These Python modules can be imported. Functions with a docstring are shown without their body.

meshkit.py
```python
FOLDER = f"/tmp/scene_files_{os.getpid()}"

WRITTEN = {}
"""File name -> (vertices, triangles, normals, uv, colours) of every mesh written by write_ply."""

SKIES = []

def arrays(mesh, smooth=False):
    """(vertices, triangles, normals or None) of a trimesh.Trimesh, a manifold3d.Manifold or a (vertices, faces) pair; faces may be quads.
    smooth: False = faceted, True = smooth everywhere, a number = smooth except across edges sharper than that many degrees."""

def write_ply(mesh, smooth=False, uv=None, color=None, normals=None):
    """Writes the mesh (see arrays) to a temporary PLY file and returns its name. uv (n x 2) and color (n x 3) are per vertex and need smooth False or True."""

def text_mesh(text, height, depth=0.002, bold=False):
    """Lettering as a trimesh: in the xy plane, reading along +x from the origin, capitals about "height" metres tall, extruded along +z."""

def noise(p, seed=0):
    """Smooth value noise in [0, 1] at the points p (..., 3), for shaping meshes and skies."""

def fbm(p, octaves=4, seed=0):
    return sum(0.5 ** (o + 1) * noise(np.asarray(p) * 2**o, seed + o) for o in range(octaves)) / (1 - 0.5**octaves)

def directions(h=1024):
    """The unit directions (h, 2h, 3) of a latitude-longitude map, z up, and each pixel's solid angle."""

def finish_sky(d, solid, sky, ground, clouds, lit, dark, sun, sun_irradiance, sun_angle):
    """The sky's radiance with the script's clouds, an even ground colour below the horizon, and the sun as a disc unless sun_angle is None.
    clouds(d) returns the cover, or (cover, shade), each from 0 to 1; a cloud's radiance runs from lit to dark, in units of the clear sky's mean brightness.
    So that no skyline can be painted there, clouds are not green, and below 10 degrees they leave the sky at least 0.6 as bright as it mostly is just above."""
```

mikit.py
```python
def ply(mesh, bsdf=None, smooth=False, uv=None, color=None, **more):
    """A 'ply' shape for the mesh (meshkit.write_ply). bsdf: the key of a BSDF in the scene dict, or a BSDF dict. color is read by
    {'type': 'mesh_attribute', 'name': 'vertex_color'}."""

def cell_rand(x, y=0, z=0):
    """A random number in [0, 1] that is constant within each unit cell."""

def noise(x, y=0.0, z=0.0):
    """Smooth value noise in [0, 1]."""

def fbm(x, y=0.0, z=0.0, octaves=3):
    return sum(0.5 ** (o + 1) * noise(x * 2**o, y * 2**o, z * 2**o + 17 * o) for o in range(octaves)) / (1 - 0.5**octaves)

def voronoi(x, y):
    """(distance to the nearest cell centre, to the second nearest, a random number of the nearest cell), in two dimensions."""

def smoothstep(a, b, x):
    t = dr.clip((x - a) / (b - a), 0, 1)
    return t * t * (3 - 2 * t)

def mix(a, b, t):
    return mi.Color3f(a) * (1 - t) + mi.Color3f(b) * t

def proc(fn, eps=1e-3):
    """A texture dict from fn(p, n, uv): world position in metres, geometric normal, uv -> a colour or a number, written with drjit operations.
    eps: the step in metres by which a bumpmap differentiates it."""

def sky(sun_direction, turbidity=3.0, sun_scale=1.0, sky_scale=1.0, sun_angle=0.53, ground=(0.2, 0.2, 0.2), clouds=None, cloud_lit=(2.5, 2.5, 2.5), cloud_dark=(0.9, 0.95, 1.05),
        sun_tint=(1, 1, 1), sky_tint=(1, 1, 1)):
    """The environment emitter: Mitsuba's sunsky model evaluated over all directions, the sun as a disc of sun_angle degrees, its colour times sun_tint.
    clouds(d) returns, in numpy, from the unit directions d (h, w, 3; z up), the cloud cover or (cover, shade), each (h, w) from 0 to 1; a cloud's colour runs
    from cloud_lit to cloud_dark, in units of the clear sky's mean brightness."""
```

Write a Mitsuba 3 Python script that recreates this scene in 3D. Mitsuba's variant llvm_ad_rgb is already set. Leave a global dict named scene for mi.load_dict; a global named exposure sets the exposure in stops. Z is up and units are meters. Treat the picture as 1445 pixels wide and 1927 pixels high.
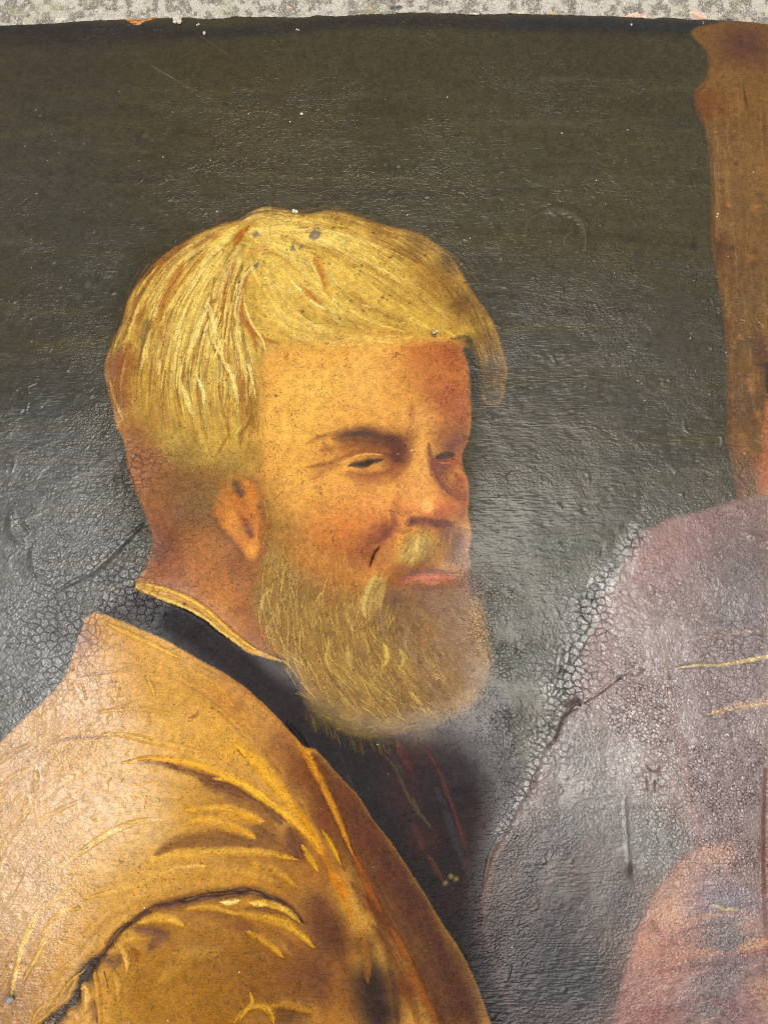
import math, random
import numpy as np, drjit as dr, mitsuba as mi, trimesh, shapely
from shapely.geometry import Polygon, Point, LineString
import mikit, meshkit
from mikit import proc, fbm, noise, voronoi, smoothstep, mix
T = mi.ScalarTransform4f

# ---------------------------------------------------------------- camera, sky, exposure
MM = 0.001
TILT, DIST, FLEN = math.radians(8.5), 0.290, 1449.0 / 1445.0      # focal length in image widths
ZP = 0.0050                                                        # height of the painted face above the concrete
eye = [0.0, -DIST * math.sin(TILT), ZP + DIST * math.cos(TILT)]
scene, labels = {}, {}
scene['camera'] = {'type': 'thinlens', 'fov': 2 * math.degrees(math.atan(0.5 / FLEN)), 'fov_axis': 'x',
                   'to_world': T().look_at(origin=eye, target=[0, 0, ZP], up=[0, 1, 0]),
                   'aperture_radius': 0.0006, 'focus_distance': 0.296, 'near_clip': 0.01, 'far_clip': 500.0}
scene['sky'] = mikit.sky((-0.04, -0.10, 0.99), turbidity=3, sun_scale=0.3, sun_angle=42, sun_tint=(.91, 1.0, 1.14), clouds=lambda d: 1.0,
                         cloud_lit=(.62, .63, .66), cloud_dark=(0.9, 0.95, 1.05))
exposure = 2.85

# ---------------------------------------------------------------- vector painting: soft strokes and shapes, in millimetres on the panel
def lin(c):
    c = np.asarray(c, float) / 255
    return np.where(c <= 0.04045, c / 12.92, ((c + 0.055) / 1.055) ** 2.4)

def pts(flat):
    return np.asarray(flat, float).reshape(-1, 2)

def spline(p, step=1.6, closed=False):
    p = np.asarray(p, float)
    if len(p) < 3 and not closed:
        return p
    q = np.vstack([p[-1:], p, p[:2]]) if closed else np.vstack([2 * p[0] - p[1], p, 2 * p[-1] - p[-2]])
    out = []
    for i in range(1, len(q) - 2):
        a, b, c, d = q[i - 1:i + 3]
        n = max(1, int(np.hypot(*(c - b)) / step))
        t = (np.arange(n) / n)[:, None]
        out.append(0.5 * (2 * b + (c - a) * t + (2 * a - 5 * b + 4 * c - d) * t**2 + (3 * b - a - 3 * c + d) * t**3))
    if not closed:
        out.append(p[-1:])
    return np.vstack(out)

CELL = 3.0
X0, Y0, NX, NY = -200.0, -250.0, 136, 156

class Layers:
    """An ordered list of shapes and brush strokes; build() turns it into a texture function of (x, y) in millimetres."""
    def __init__(self, base, colour=lin):
        self.base, self.colour, self.groups, self.seed = colour(base), colour, [], 1

    def poly(self, p, col, soft=0.3, alpha=1.0, clip=True, within=False, step=1.6):
        p = spline(p, step, True)
        s = 0.5 * np.sum(p[:, 0] * np.roll(p[:, 1], -1) - np.roll(p[:, 0], -1) * p[:, 1])
        self.groups.append(dict(kind='P', p=p if s > 0 else p[::-1], col=self.colour(col), soft=soft, alpha=alpha, setclip=clip, within=within))

    def stroke(self, p, col, w, alpha=1.0, soft=0.5, bristle=0.0, within=True, taper='both', smooth=True, step=1.2, widen=1.45, lift=0.0):
        w = w * widen if soft >= .9 else w
        p = spline(p, step) if smooth else np.asarray(p, float)
        if len(p) == 1:
            p = np.vstack([p, p + [0.02, 0]])
        s = np.concatenate([[0], np.cumsum(np.hypot(*np.diff(p, axis=0).T))])
        t = s / max(s[-1], 1e-6)
        if callable(taper):
            r = w * taper(t)
        else:
            r = w * {'both': np.sqrt(np.clip(4 * t * (1 - t), 0.02, 1)), 'none': np.ones_like(t), 'out': np.sqrt(np.clip(1 - t * t, 0.02, 1)), 'in': np.sqrt(np.clip(1 - (1 - t) ** 2, 0.02, 1))}[taper]
        self.seed += 1
        self.groups.append(dict(kind='S', p=p, r=np.maximum(r, 0.02), s=s, col=self.colour(col), soft=soft, alpha=alpha, bristle=bristle, seed=self.seed % 997, within=within, lift=lift))

    def blob(self, x, y, r, col, alpha=0.6, x2=None, y2=None, within=True):
        p = [[x, y], [x + 0.01, y]] if x2 is None else [[x, y], [x2, y2]]
        self.stroke(p, col, r * 1.55, alpha, 1.0, 0, within, 'none', False, widen=1)

    def bundle(self, guides, n, cols, w, alpha, rnd, soft=0.7, bristle=0.4, jit=1.0, cut=(0.0, 1.0), length=(0.25, 0.6), within=True, lift=0.0):
        """n hair-like strokes that run between neighbouring guide lines, each over a piece of their length."""
        g = [spline(p, 1.0) for p in guides]
        g = [np.stack([np.interp(np.linspace(0, 1, 40), np.linspace(0, 1, len(q)), q[:, k]) for k in (0, 1)], 1) for q in g]
        for _ in range(n):
            u = rnd.random() * (len(g) - 1)
            i = min(int(u), len(g) - 2)
            line = g[i] * (1 - (u - i)) + g[i + 1] * (u - i)
            L = rnd.uniform(*length)
            a = rnd.uniform(cut[0], max(cut[0], cut[1] - L))
            piece = line[int(a * 39):max(int((a + L) * 39), int(a * 39) + 4)][::2]
            piece = piece + [rnd.gauss(0, jit), rnd.gauss(0, jit)] + np.linspace(-1, 1, len(piece))[:, None] * [rnd.gauss(0, jit * 0.5), rnd.gauss(0, jit * 0.5)]
            self.stroke(piece, rnd.choice(cols), w * rnd.uniform(0.5, 1.5), alpha * rnd.uniform(0.5, 1.1), soft, bristle, within, rnd.choice(['both', 'out']), True, 1.6, 1, lift)

    def table(self):
        cells = [[] for _ in range(NX * NY)]
        inside = [1] * (NX * NY)                                    # is the current clip shape present in the cell
        cxs, cys = X0 + (np.arange(NX) + 0.5) * CELL, Y0 + (np.arange(NY) + 0.5) * CELL
        half = CELL * 0.7072 + 0.5
        for g in self.groups:
            p = g['p']
            closed = g['kind'] == 'P'
            a, b = (p, np.roll(p, -1, 0)) if closed else (p[:-1], p[1:])
            reach = half + (g['soft'] if closed else g['r'].max())
            i0, i1 = np.clip(((p[:, 0].min() - reach - X0) / CELL, (p[:, 0].max() + reach - X0) / CELL + 1), 0, NX).astype(int)
            j0, j1 = np.clip(((p[:, 1].min() - reach - Y0) / CELL, (p[:, 1].max() + reach - Y0) / CELL + 1), 0, NY).astype(int)
            if closed and g['setclip']:
                inside = [0] * (NX * NY)
            if i1 <= i0 or j1 <= j0:
                continue
            gx, gy = np.meshgrid(cxs[i0:i1], cys[j0:j1])
            c = np.stack([gx.ravel(), gy.ravel()], 1)
            ids = (np.arange(j0, j1)[:, None] * NX + np.arange(i0, i1)[None]).ravel()
            d = b - a
            t = np.clip(np.einsum('ijk,jk->ij', c[:, None] - a[None], d) / np.maximum((d**2).sum(1), 1e-12), 0, 1)
            dist = np.hypot(*np.moveaxis(c[:, None] - a[None] - t[..., None] * d[None], -1, 0))
            near = dist.min(1)
            if closed:
                shape = Polygon(p)
                shape = shape if shape.is_valid else shape.buffer(0)
                within = shapely.contains_xy(shape, c[:, 0], c[:, 1])
                commit = [2, *g['col'], g['alpha'], g['soft'], float(g['setclip']), float(g['within']), 0, 0, 0, 0]
                for k, cell in enumerate(ids):
                    if g['within'] and not inside[cell] and not g['setclip']:
                        continue
                    if near[k] > half + g['soft']:
                        if not within[k]:
                            continue
                        cells[cell].append([4] + commit[1:])
                    else:
                        for e in np.nonzero(dist[k] < near[k] + 2 * half)[0]:
                            cells[cell].append([0, *a[e], *b[e], 0, 0, 0, 0, 0, 0, 0])
                        cells[cell].append(commit)
                    if g['setclip']:
                        inside[cell] = 1
            else:
                r, s = g['r'], g['s']
                commit = [3, *g['col'], g['alpha'], g['soft'], g['bristle'], float(g['within']), g['seed'], r.max(), 0, 0]
                for k, cell in enumerate(ids):
                    if g['within'] and not inside[cell]:
                        continue
                    hit = np.nonzero(dist[k] < half + np.maximum(r[:-1], r[1:]))[0]
                    if len(hit):
                        cells[cell] += [[1, *a[e], *b[e], r[e], r[e + 1], s[e], s[e + 1], 0, 0, 0] for e in hit]
                        cells[cell].append(commit)
        start = np.concatenate([[0], np.cumsum([len(c) for c in cells])]).astype(np.uint32)
        flat = np.array([i for c in cells for i in c] or [[9] + [0] * 11], np.float32)
        return start, flat

    def build(self):
        start, flat = self.table()
        START, ITEM = mi.UInt32(start), mi.Float(flat.ravel())
        dr.eval(START, ITEM)
        base = [float(v) for v in self.base]

        def hash2(ix, iy, s):
            h = mi.UInt32(ix + 100000) * 374761393 + mi.UInt32(iy + 100000) * 668265263 + mi.UInt32(s) * 2147483647
            h = (h ^ (h >> 13)) * 1274126177
            return mi.Float((h ^ (h >> 16)) & 0xFFFF) / 65535.0

        def streak(x, y, s):
            fx, fy = dr.floor(x), dr.floor(y)
            tx, ty = x - fx, y - fy
            ix, iy = mi.Int32(fx), mi.Int32(fy)
            tx, ty = tx * tx * (3 - 2 * tx), ty * ty * (3 - 2 * ty)
            return dr.lerp(dr.lerp(hash2(ix, iy, s), hash2(ix + 1, iy, s), tx), dr.lerp(hash2(ix, iy + 1, s), hash2(ix + 1, iy + 1, s), tx), ty)

        def body(i, end, dmin, sgn, q, tt, ss, clip, r, g, b, x, y, best):
            o = i * 12
            k = [dr.gather(mi.Float, ITEM, o + n) for n in range(10)]
            kind = k[0]
            edge, seg, cpoly, cstroke, fill = kind == 0, kind == 1, kind == 2, kind == 3, kind == 4
            ex, ey, px, py = k[3] - k[1], k[4] - k[2], x - k[1], y - k[2]
            t = dr.clip((px * ex + py * ey) / dr.maximum(ex * ex + ey * ey, 1e-9), 0, 1)
            dx, dy = px - ex * t, py - ey * t
            d, side = dr.sqrt(dx * dx + dy * dy), ex * py - ey * px
            perp = dr.abs(side) / dr.sqrt(dr.maximum(ex * ex + ey * ey, 1e-9))
            upd = edge & ((d < dmin - 1e-3) | ((d < dmin + 1e-3) & (perp > best)))
            dmin, best = dr.select(upd, d, dmin), dr.select(upd, perp, best)
            sgn = dr.select(upd, dr.select(side > 0, 1.0, -1.0), sgn)
            rad = k[5] + (k[6] - k[5]) * t
            qn = d / rad
            upd = seg & (qn < q)
            q = dr.select(upd, qn, q)
            tt = dr.select(upd, dr.select(side > 0, qn, -qn), tt)
            ss = dr.select(upd, k[7] + (k[8] - k[7]) * t, ss)
            sd = sgn * dmin / dr.maximum(k[5], 1e-3)
            cov = dr.select(fill, 1.0, smoothstep(-1, 1, sd))
            grain = streak(tt * k[9] * 3.2 + 60, ss * 0.22 + 9, k[8])
            a3 = (1 - smoothstep(1 - k[5], 1.0, q)) * (1 - k[6] * (1 - smoothstep(0.3, 0.62, grain)))
            use = dr.select(cstroke, a3, dr.select(cpoly | fill, cov, 0.0))
            alpha = k[4] * use * dr.select(k[7] > 0.5, clip, 1.0)
            alpha = dr.select(edge | seg, 0.0, alpha)
            r, g, b = dr.lerp(r, k[1], alpha), dr.lerp(g, k[2], alpha), dr.lerp(b, k[3], alpha)
            clip = dr.select((cpoly | fill) & (k[6] > 0.5), cov, clip)
            done = cpoly | cstroke | fill
            dmin, q = dr.select(done, 99.0, dmin), dr.select(done, 99.0, q)
            return i + 1, end, dmin, sgn, q, tt, ss, clip, r, g, b, x, y, best

        def fn(x, y):
            cx = mi.UInt32(dr.clip((x - X0) / CELL, 0, NX - 1))
            cy = mi.UInt32(dr.clip((y - Y0) / CELL, 0, NY - 1))
            cell = cy * NX + cx
            i, end = dr.gather(mi.UInt32, START, cell), dr.gather(mi.UInt32, START, cell + 1)
            one = lambda v: mi.Float(v) + x * 0
            st = dr.while_loop((i, end, one(99), one(-1), one(99), one(0), one(0), one(1), one(base[0]), one(base[1]), one(base[2]), mi.Float(x), mi.Float(y), one(0)), lambda i, end, *_: i < end, body)
            return mi.Color3f(st[8], st[9], st[10])
        return fn

# ---------------------------------------------------------------- the picture on the panel (all numbers below: millimetres on the panel)
R = random.Random(7)
EDGE = pts([-269.8, 201.6, -214.8, 202.9, -181.7, 204.1, -159.7, 204.6, -146.5, 205.1, -135.4, 205.8, -125.5, 206.6, -107.4, 207.5, -93.5, 208, -80.3, 208.5, -74.7, 207.5, -65.4, 208, -62.1, 208.8, -41.5, 208.5, -31.6, 208.5, -27.8, 209.5, -19.6, 209, -8.5, 209.8, -0.6, 210, 10.5, 210.8, 17.6, 210.8, 21.6, 210.3, 28.3, 210.5, 33.8, 210, 46.4, 210, 52.6, 210.5, 65.7, 210, 80.3, 209.5, 95.8, 209.3, 111.2, 208, 116.8, 208.5, 127.1, 207.3, 135.3, 207.5, 149.2, 206.6, 159.7, 205.3, 193.7, 201.6, 237.1, 195.5, 280.4, 189.4])
EDGE = EDGE[np.argsort(EDGE[:, 0])]
HEAD = pts([-56.8, 118.1, -48.6, 123.1, -40.9, 122.4, -31.3, 120.2, -20.3, 122, -11.8, 119.7, -1.2, 115.8, 11.1, 112.7, 19.7, 108.1, 26.4, 101.6, 30.5, 95.2, 34.6, 87.4, 40.1, 79, 43.5, 72.7, 45.2, 65.1, 47.1, 57, 46.5, 49.1, 44.1, 42.7, 39.4, 42.7, 37.1, 50.5, 35.8, 59.1, 33.8, 64.5, 30.1, 64.5, 32.4, 57, 33.1, 47.8, 32.9, 34.1, 31.3, 26.8, 29.4, 22, 29.8, 16.6, 31.5, 11.9, 31.6, 4.8, 31.3, -1.1, 32.6, -7, 31.3, -15.2, 32, -19.3, 31.5, -27.2, 31.7, -37, 32.3, -48.6, 31.8, -55.4, 29, -61.1, 23.7, -65.8, 15, -69.2, 3.4, -71.5, -8.2, -72.6, -15.9, -70.5, -23.7, -65.8, -29.6, -59.7, -34.5, -54.4, -46.1, -51.7, -53.6, -46.1, -60.3, -40.5, -66.1, -35.7, -74.4, -30.8, -85.1, -27.6, -92.3, -26.6, -89.5, -22.7, -86.9, -15.2, -86.3, -9.4, -88.6, -3.5, -91.3, 3.5, -94.9, 10.7, -97.1, 19.1, -98.9, 27.4, -102.1, 33.4, -104.2, 42.1, -106.3, 48.4, -107.7, 54.8, -107.4, 60.2, -106, 65.1, -103.8, 70.8, -101.6, 76, -100.5, 83.4, -97.3, 90.5, -90.9, 98.9, -83.8, 105.4, -78.5, 108.8, -71.8, 112.7, -62.7, 116.5])
FACE = pts([-46, 63.2, -41.3, 66.4, -33.6, 67.3, -24.5, 68.2, -13.8, 69.9, -3.6, 71.2, 3.6, 70.5, 12.1, 69.9, 19.4, 70.5, 26.6, 69.5, 30.1, 64.5, 32.8, 57, 33.5, 47.8, 33.3, 34.1, 31.7, 26.8, 29.9, 22, 30.2, 16.6, 32.1, 11.9, 32.4, 4.8, 31.9, -1.1, 33.4, -7, 33.7, -15.2, 27.2, -22.3, 15.4, -19.3, 5.4, -19.3, -4.4, -27.2, -16.3, -23.3, -28.3, -17.3, -38.3, -9.4, -42.6, 4.8, -46, 12.9, -47.4, 21.2, -50.2, 33.7, -48.6, 54])
EAR = pts([-57.2, 14.8, -51.9, 13.5, -48.3, 8.2, -47.3, 0.1, -45.5, -9.4, -46.2, -15.2, -48.9, -18.3, -52.3, -15.8, -55.8, -11.2, -60.7, -6.4, -63.7, -2.3, -64.4, 2.9, -62.5, 10.1, -59.5, 13.5])
HAIR = pts([-56.8, 118.1, -48.6, 123.1, -40.9, 122.4, -31.3, 120.2, -20.3, 122, -11.8, 119.7, -1.2, 115.8, 11.1, 112.7, 19.7, 108.1, 26.4, 101.6, 30.5, 95.2, 34.6, 87.4, 40.1, 79, 43.5, 72.7, 45.2, 65.1, 47.1, 57, 46.5, 49.1, 44.1, 42.7, 39.4, 42.7, 37.1, 50.5, 35.8, 59.1, 33.8, 64.5, 30.1, 67.7, 19.4, 70.1, 12.1, 69.5, 3.6, 70.3, -3.6, 70.8, -13.8, 69.5, -24.5, 67.7, -33.6, 66.4, -41.3, 66, -46, 62.8, -48.2, 54, -49.8, 44.2, -50.2, 34.7, -47.5, 23.9, -48.9, 16, -57, 15.4, -67.1, 17, -79.3, 19.5, -91.6, 23.2, -98.9, 27.4, -102.1, 33.4, -104.2, 42.1, -106.3, 48.4, -107.7, 54.8, -107.4, 60.2, -106, 65.1, -103.8, 70.8, -101.6, 76, -100.5, 83.4, -97.3, 90.5, -90.9, 98.9, -83.8, 105.4, -78.5, 108.8, -71.8, 112.7, -62.7, 116.5])
BEARD = pts([-40.4, -5.3, -36.2, -15.4, -26.2, -24.3, -16.3, -29.2, -6.4, -31.2, -0.5, -29.6, 7.4, -29.6, 19.2, -29.6, 25.1, -29.6, 31.8, -31.2, 35.7, -34.3, 37, -39, 38.1, -49, 38.8, -56.5, 35.9, -63.9, 31.5, -70.5, 24, -74.8, 11.4, -78.2, 3.2, -80.4, -10.1, -80.8, -18.4, -77.1, -26.7, -70.5, -31.1, -61.1, -35.5, -55.7, -42.5, -44.8, -47.6, -37, -47, -23.3, -42.2, -13.4])
COLLAR = pts([-91.9, -26.6, -85.2, -27.2, -74.4, -30.4, -66.1, -35.3, -60.3, -40.1, -53.7, -45.9, -46.1, -51.3, -35.3, -55.7, -43.7, -53.4, -51.8, -50.6, -60.1, -44.8, -66, -40.1, -73.4, -36.2, -83.3, -32.7, -92.4, -28.8])
COAT = pts([-106.7, -37.6, -103.5, -38.4, -96.5, -40.9, -80.6, -47.7, -68.6, -54.4, -54.8, -62, -42.9, -71.5, -34.1, -80.4, -28.2, -86, -24.6, -86.7, -16.7, -95.4, -9.4, -102.9, -3.5, -111.7, 1.8, -117.8, 7, -125.3, 13.3, -134.5, 19.2, -144.1, 23.6, -150.2, 27.9, -157.2, 32.2, -166.1, 36.8, -178.2, 42.9, -191.1, 46, -209.1, -173.9, -209.1, -191.3, -128, -160.2, -97.4, -145.7, -89.1, -138.4, -84.2, -133.9, -79.5, -129.5, -74.8, -123.5, -69.4, -116.8, -61.3, -114, -53.3, -111.2, -44.4, -109.9, -39.6])
WAIST = pts([-102.9, -31.2, -92.3, -26.6, -83.5, -25.3, -47.4, -46.7, -31.6, -56.3, -19.8, -65.8, 7.2, -71.5, 30.4, -69.6, 39.2, -63.9, 45.8, -71.5, 48.3, -88.2, 49.9, -99.2, 47.6, -105.6, 43.5, -113.2, 37.8, -122.1, 34.6, -134, 35.1, -146.3, 39, -161, 44.1, -177.4, 51.4, -209.1, 24.6, -209.1, 6.8, -172.8, -31.1, -88.2, -82, -58.2, -105.5, -37])
POST = pts([134.2, 204.1, 133.4, 190.8, 132.1, 179.7, 127.1, 173.4, 128.2, 163.4, 130.7, 157.3, 131.7, 146.2, 131.7, 129.5, 130.6, 110.6, 131.6, 94.3, 133.2, 77.1, 133, 54.6, 131.6, 27.4, 133.2, 11.3, 134.9, 3.8, 143.1, -7.4, 165.3, -27.2, 204.8, -27.2, 229.2, 204.1])
COMP = pts([134.9, 5, 127, 2.5, 118.8, -0.1, 107.8, -2.9, 96.8, -8.4, 92.5, -13.8, 79.8, -33.5, 76.1, -42.1, 71, -56.9, 67.9, -67.1, 62.7, -80.3, 56.9, -87.1, 52.6, -98, 47.6, -105.6, 43.5, -113.2, 37.8, -122.1, 34, -134, 35.1, -146.3, 39, -161, 44.1, -177.4, 51.4, -209.1, 192.1, -213.9, 216.4, 6.8, 152.1, 6.8])
HAND = pts([123.7, -118.4, 115, -119.1, 106.9, -122.1, 100.3, -128.9, 93.5, -137.6, 88.4, -147.9, 84.8, -157.2, 81.3, -167.9, 78.5, -178.7, 75.7, -205.9, 174.8, -209.1, 181.1, -145.5, 130, -135, 122, -129.7, 124.5, -122.6])
CFACE = pts([148.1, 44.2, 145.7, 36.4, 144.5, 29.1, 144, 21.8, 141.5, 12.1, 141.6, 5, 141.8, -2.1, 142.1, -9.2, 143, -19.3, 213.5, -19.3, 220.7, 46.3, 155.2, 46.3])

pic = Layers((68, 62, 43))
L = pic
# dark olive ground; sky glare is put into the greyer lower blobs
for x, y, r, c, a in [((-132.2, 189.4), 0, 34, (56, 47, 34), .6), ((-66.1, 179.7), 0, 40, (64, 55, 26), .7), ((8.2, 170.1), 0, 45, (64, 57, 30), .7), ((89, 179.7), 0, 40, (60, 53, 32), .6),
                      ((-43.7, 153.5), 0, 36, (76, 65, 36), .5), ((38, 137.2), 0, 40, (76, 72, 48), .5), ((97.4, 125.6), 0, 36, (76, 70, 42), .5), ((-141.9, 137.2), 0, 30, (62, 59, 52), .6),
                      ((-120.1, 94), 0, 30, (60, 59, 50), .6), ((-130.8, 33.7), 0, 34, (60, 62, 62), .7), ((-125.5, -17.3), 0, 40, (58, 65, 66), .8), ((-128.1, -65.8), 0, 30, (60, 70, 72), .8), ((-101.9, -13.4), 0, 16, (47, 49, 46), .8),
                      ((57.1, 54.8), 0, 40, (82, 80, 74), .6), ((102.4, 54.8), 0, 36, (80, 78, 70), .6), ((65, -17.3), 0, 40, (68, 74, 66), .7), ((50.1, -56.3), 0, 26, (68, 72, 66), .7), ((102.5, 17), 0, 20, (58, 61, 54), .6)]:
    L.blob(x[0], x[1], r, c, a, within=False)
for _ in range(420):                                               # broad horizontal brush marks of the ground
    x, y = R.uniform(-175, 190), R.uniform(-125, 178)
    n = R.uniform(12, 46)
    sl = R.uniform(-.12, .12)
    L.stroke([[x - n, y - n * sl], [x, y + R.uniform(-1, 1)], [x + n, y + n * sl]], R.choice([(76, 67, 34), (56, 51, 38), (84, 80, 58), (50, 45, 30), (68, 67, 58), (82, 74, 40)]), R.uniform(.8, 3.0), R.uniform(.2, .55), .9, .8, False)
e1 = pts([-159.5, 201.6, -93.2, 201.6, -66.7, 200.1, -5, 205.6, 61.3, 203.6, 134, 201.1, 193.2, 196.7])
L.stroke(e1, (36, 34, 36), 3.6, .75, .9, .3, False, 'none')
L.stroke(pts([-202.9, 194.3, -145.9, 196.7, -106.3, 197.2, -86.5, 197.7]), (40, 34, 32), 3.5, .6, .9, .4, False, 'none')
for p, c, w, a in [(pts([-95.8, 185.7, -85.7, 179.2, -79, 174.9]), (120, 112, 96), .35, .5), (pts([-121.6, 195.5, -105.9, 189.4]), (100, 92, 80), .3, .5), (pts([-77.8, 200.4, -68.7, 193.8, -60.8, 187.4]), (92, 86, 74), .3, .5), (pts([-85.7, 179.7, -70.1, 170.1, -59.1, 162.5]), (104, 92, 70), .4, .4)]:
    L.stroke(p, c, w, a, .8, .3, False)
L.stroke(EDGE, (16, 15, 16), 1.2, .97, .5, .1, False, 'none')  # dark rolled edge, widened as a painted contact shadow
L.stroke(pts([52.5, 205.6, 83.4, 205.1, 116.5, 203.6, 149.6, 202.1, 193.4, 198.7]), (42, 44, 50), 2.6, .8, .9, .3, False, 'none')
for _ in range(120):
    x = R.uniform(-150, 150)
    L.stroke([[x, R.uniform(168, 184)], [x + R.uniform(-2, 3), R.uniform(168, 184)]], R.choice([(84, 80, 84), (58, 52, 50), (72, 74, 80), (30, 28, 28)]), R.uniform(.2, .6), .4, .8, .3, False)
# ring mark pressed in the ground
L.stroke(pts([56.1, 110.9, 57.1, 116.5, 61.1, 120.4, 67.5, 122.2, 73.8, 121.1, 78.4, 117, 80.2, 110.9, 79.6, 105.2]), (104, 98, 78), .9, .5, .9, .5, False)
L.stroke(pts([58.9, 119.9, 67.6, 124.7, 77.1, 122.9, 82.5, 115.4]), (52, 46, 32), 1.0, .5, .9, .3, False)
L.stroke(pts([71.2, 107, 72.2, 110.9, 75.2, 112.9]), (112, 106, 84), .7, .4, .9, .4, False)
for _ in range(60):
    x, y = R.uniform(-140, 140), R.uniform(60, 176)
    L.blob(x, y, R.uniform(.5, 1.6), R.choice([(44, 42, 46), (62, 60, 70), (40, 34, 26), (96, 90, 92)]), .55, within=False)

# the timber post at the right and the companion's face beside it
L.poly(POST, (116, 82, 40), 1.0)
L.blob(*(149, 194.3), 12, (83, 49, 44), .8)
for p, c, r, a in [((143.2, 172.5), (132, 94, 44), 14, .7), ((149.5, 139.5), (134, 99, 50), 14, .7), ((132, 167.7), (117, 64, 28), 8, .6), ((143.6, 116.5), (127, 96, 54), 12, .6), ((132.3, 105.2), (83, 50, 34), 7, .7), ((143.6, 85.2), (117, 90, 54), 12, .6),
                   ((138.1, 65.6), (101, 79, 50), 10, .6), ((148.2, 63.4), (86, 57, 48), 8, .7), ((138.5, 42.1), (94, 72, 54), 10, .7), ((133.6, 23.2), (122, 82, 46), 6, .5), ((138.5, 12.9), (94, 69, 48), 8, .7), ((133, 5.8), (136, 72, 48), 4, .6)]:
    L.blob(*(p), r, c, a)
for _ in range(170):
    x, y = R.uniform(118, 165), R.uniform(0, 165)
    n = R.uniform(3, 14)
    L.stroke([[x, y - n], [x + R.uniform(-1, 1), y], [x + R.uniform(-.5, .5), y + n]], R.choice([(145, 110, 60), (94, 62, 36), (132, 99, 54), (83, 59, 42), (150, 122, 76)]), R.uniform(.5, 1.6), R.uniform(.25, .5), .9, .7)
for p in ((146.7, 176.1, 147.4, 171.3, 147.5, 165.3), (138.8, 172.5, 139.9, 169.6), (153.5, 179.7, 152.6, 170.1), (141.7, 166.5, 142.4, 161.8), (134.3, 153.5, 134.4, 137.2), (132.8, 112, 136.5, 105.2)):
    L.stroke(pts(p), (63, 35, 34), .9, .7, .8, .3)
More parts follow.
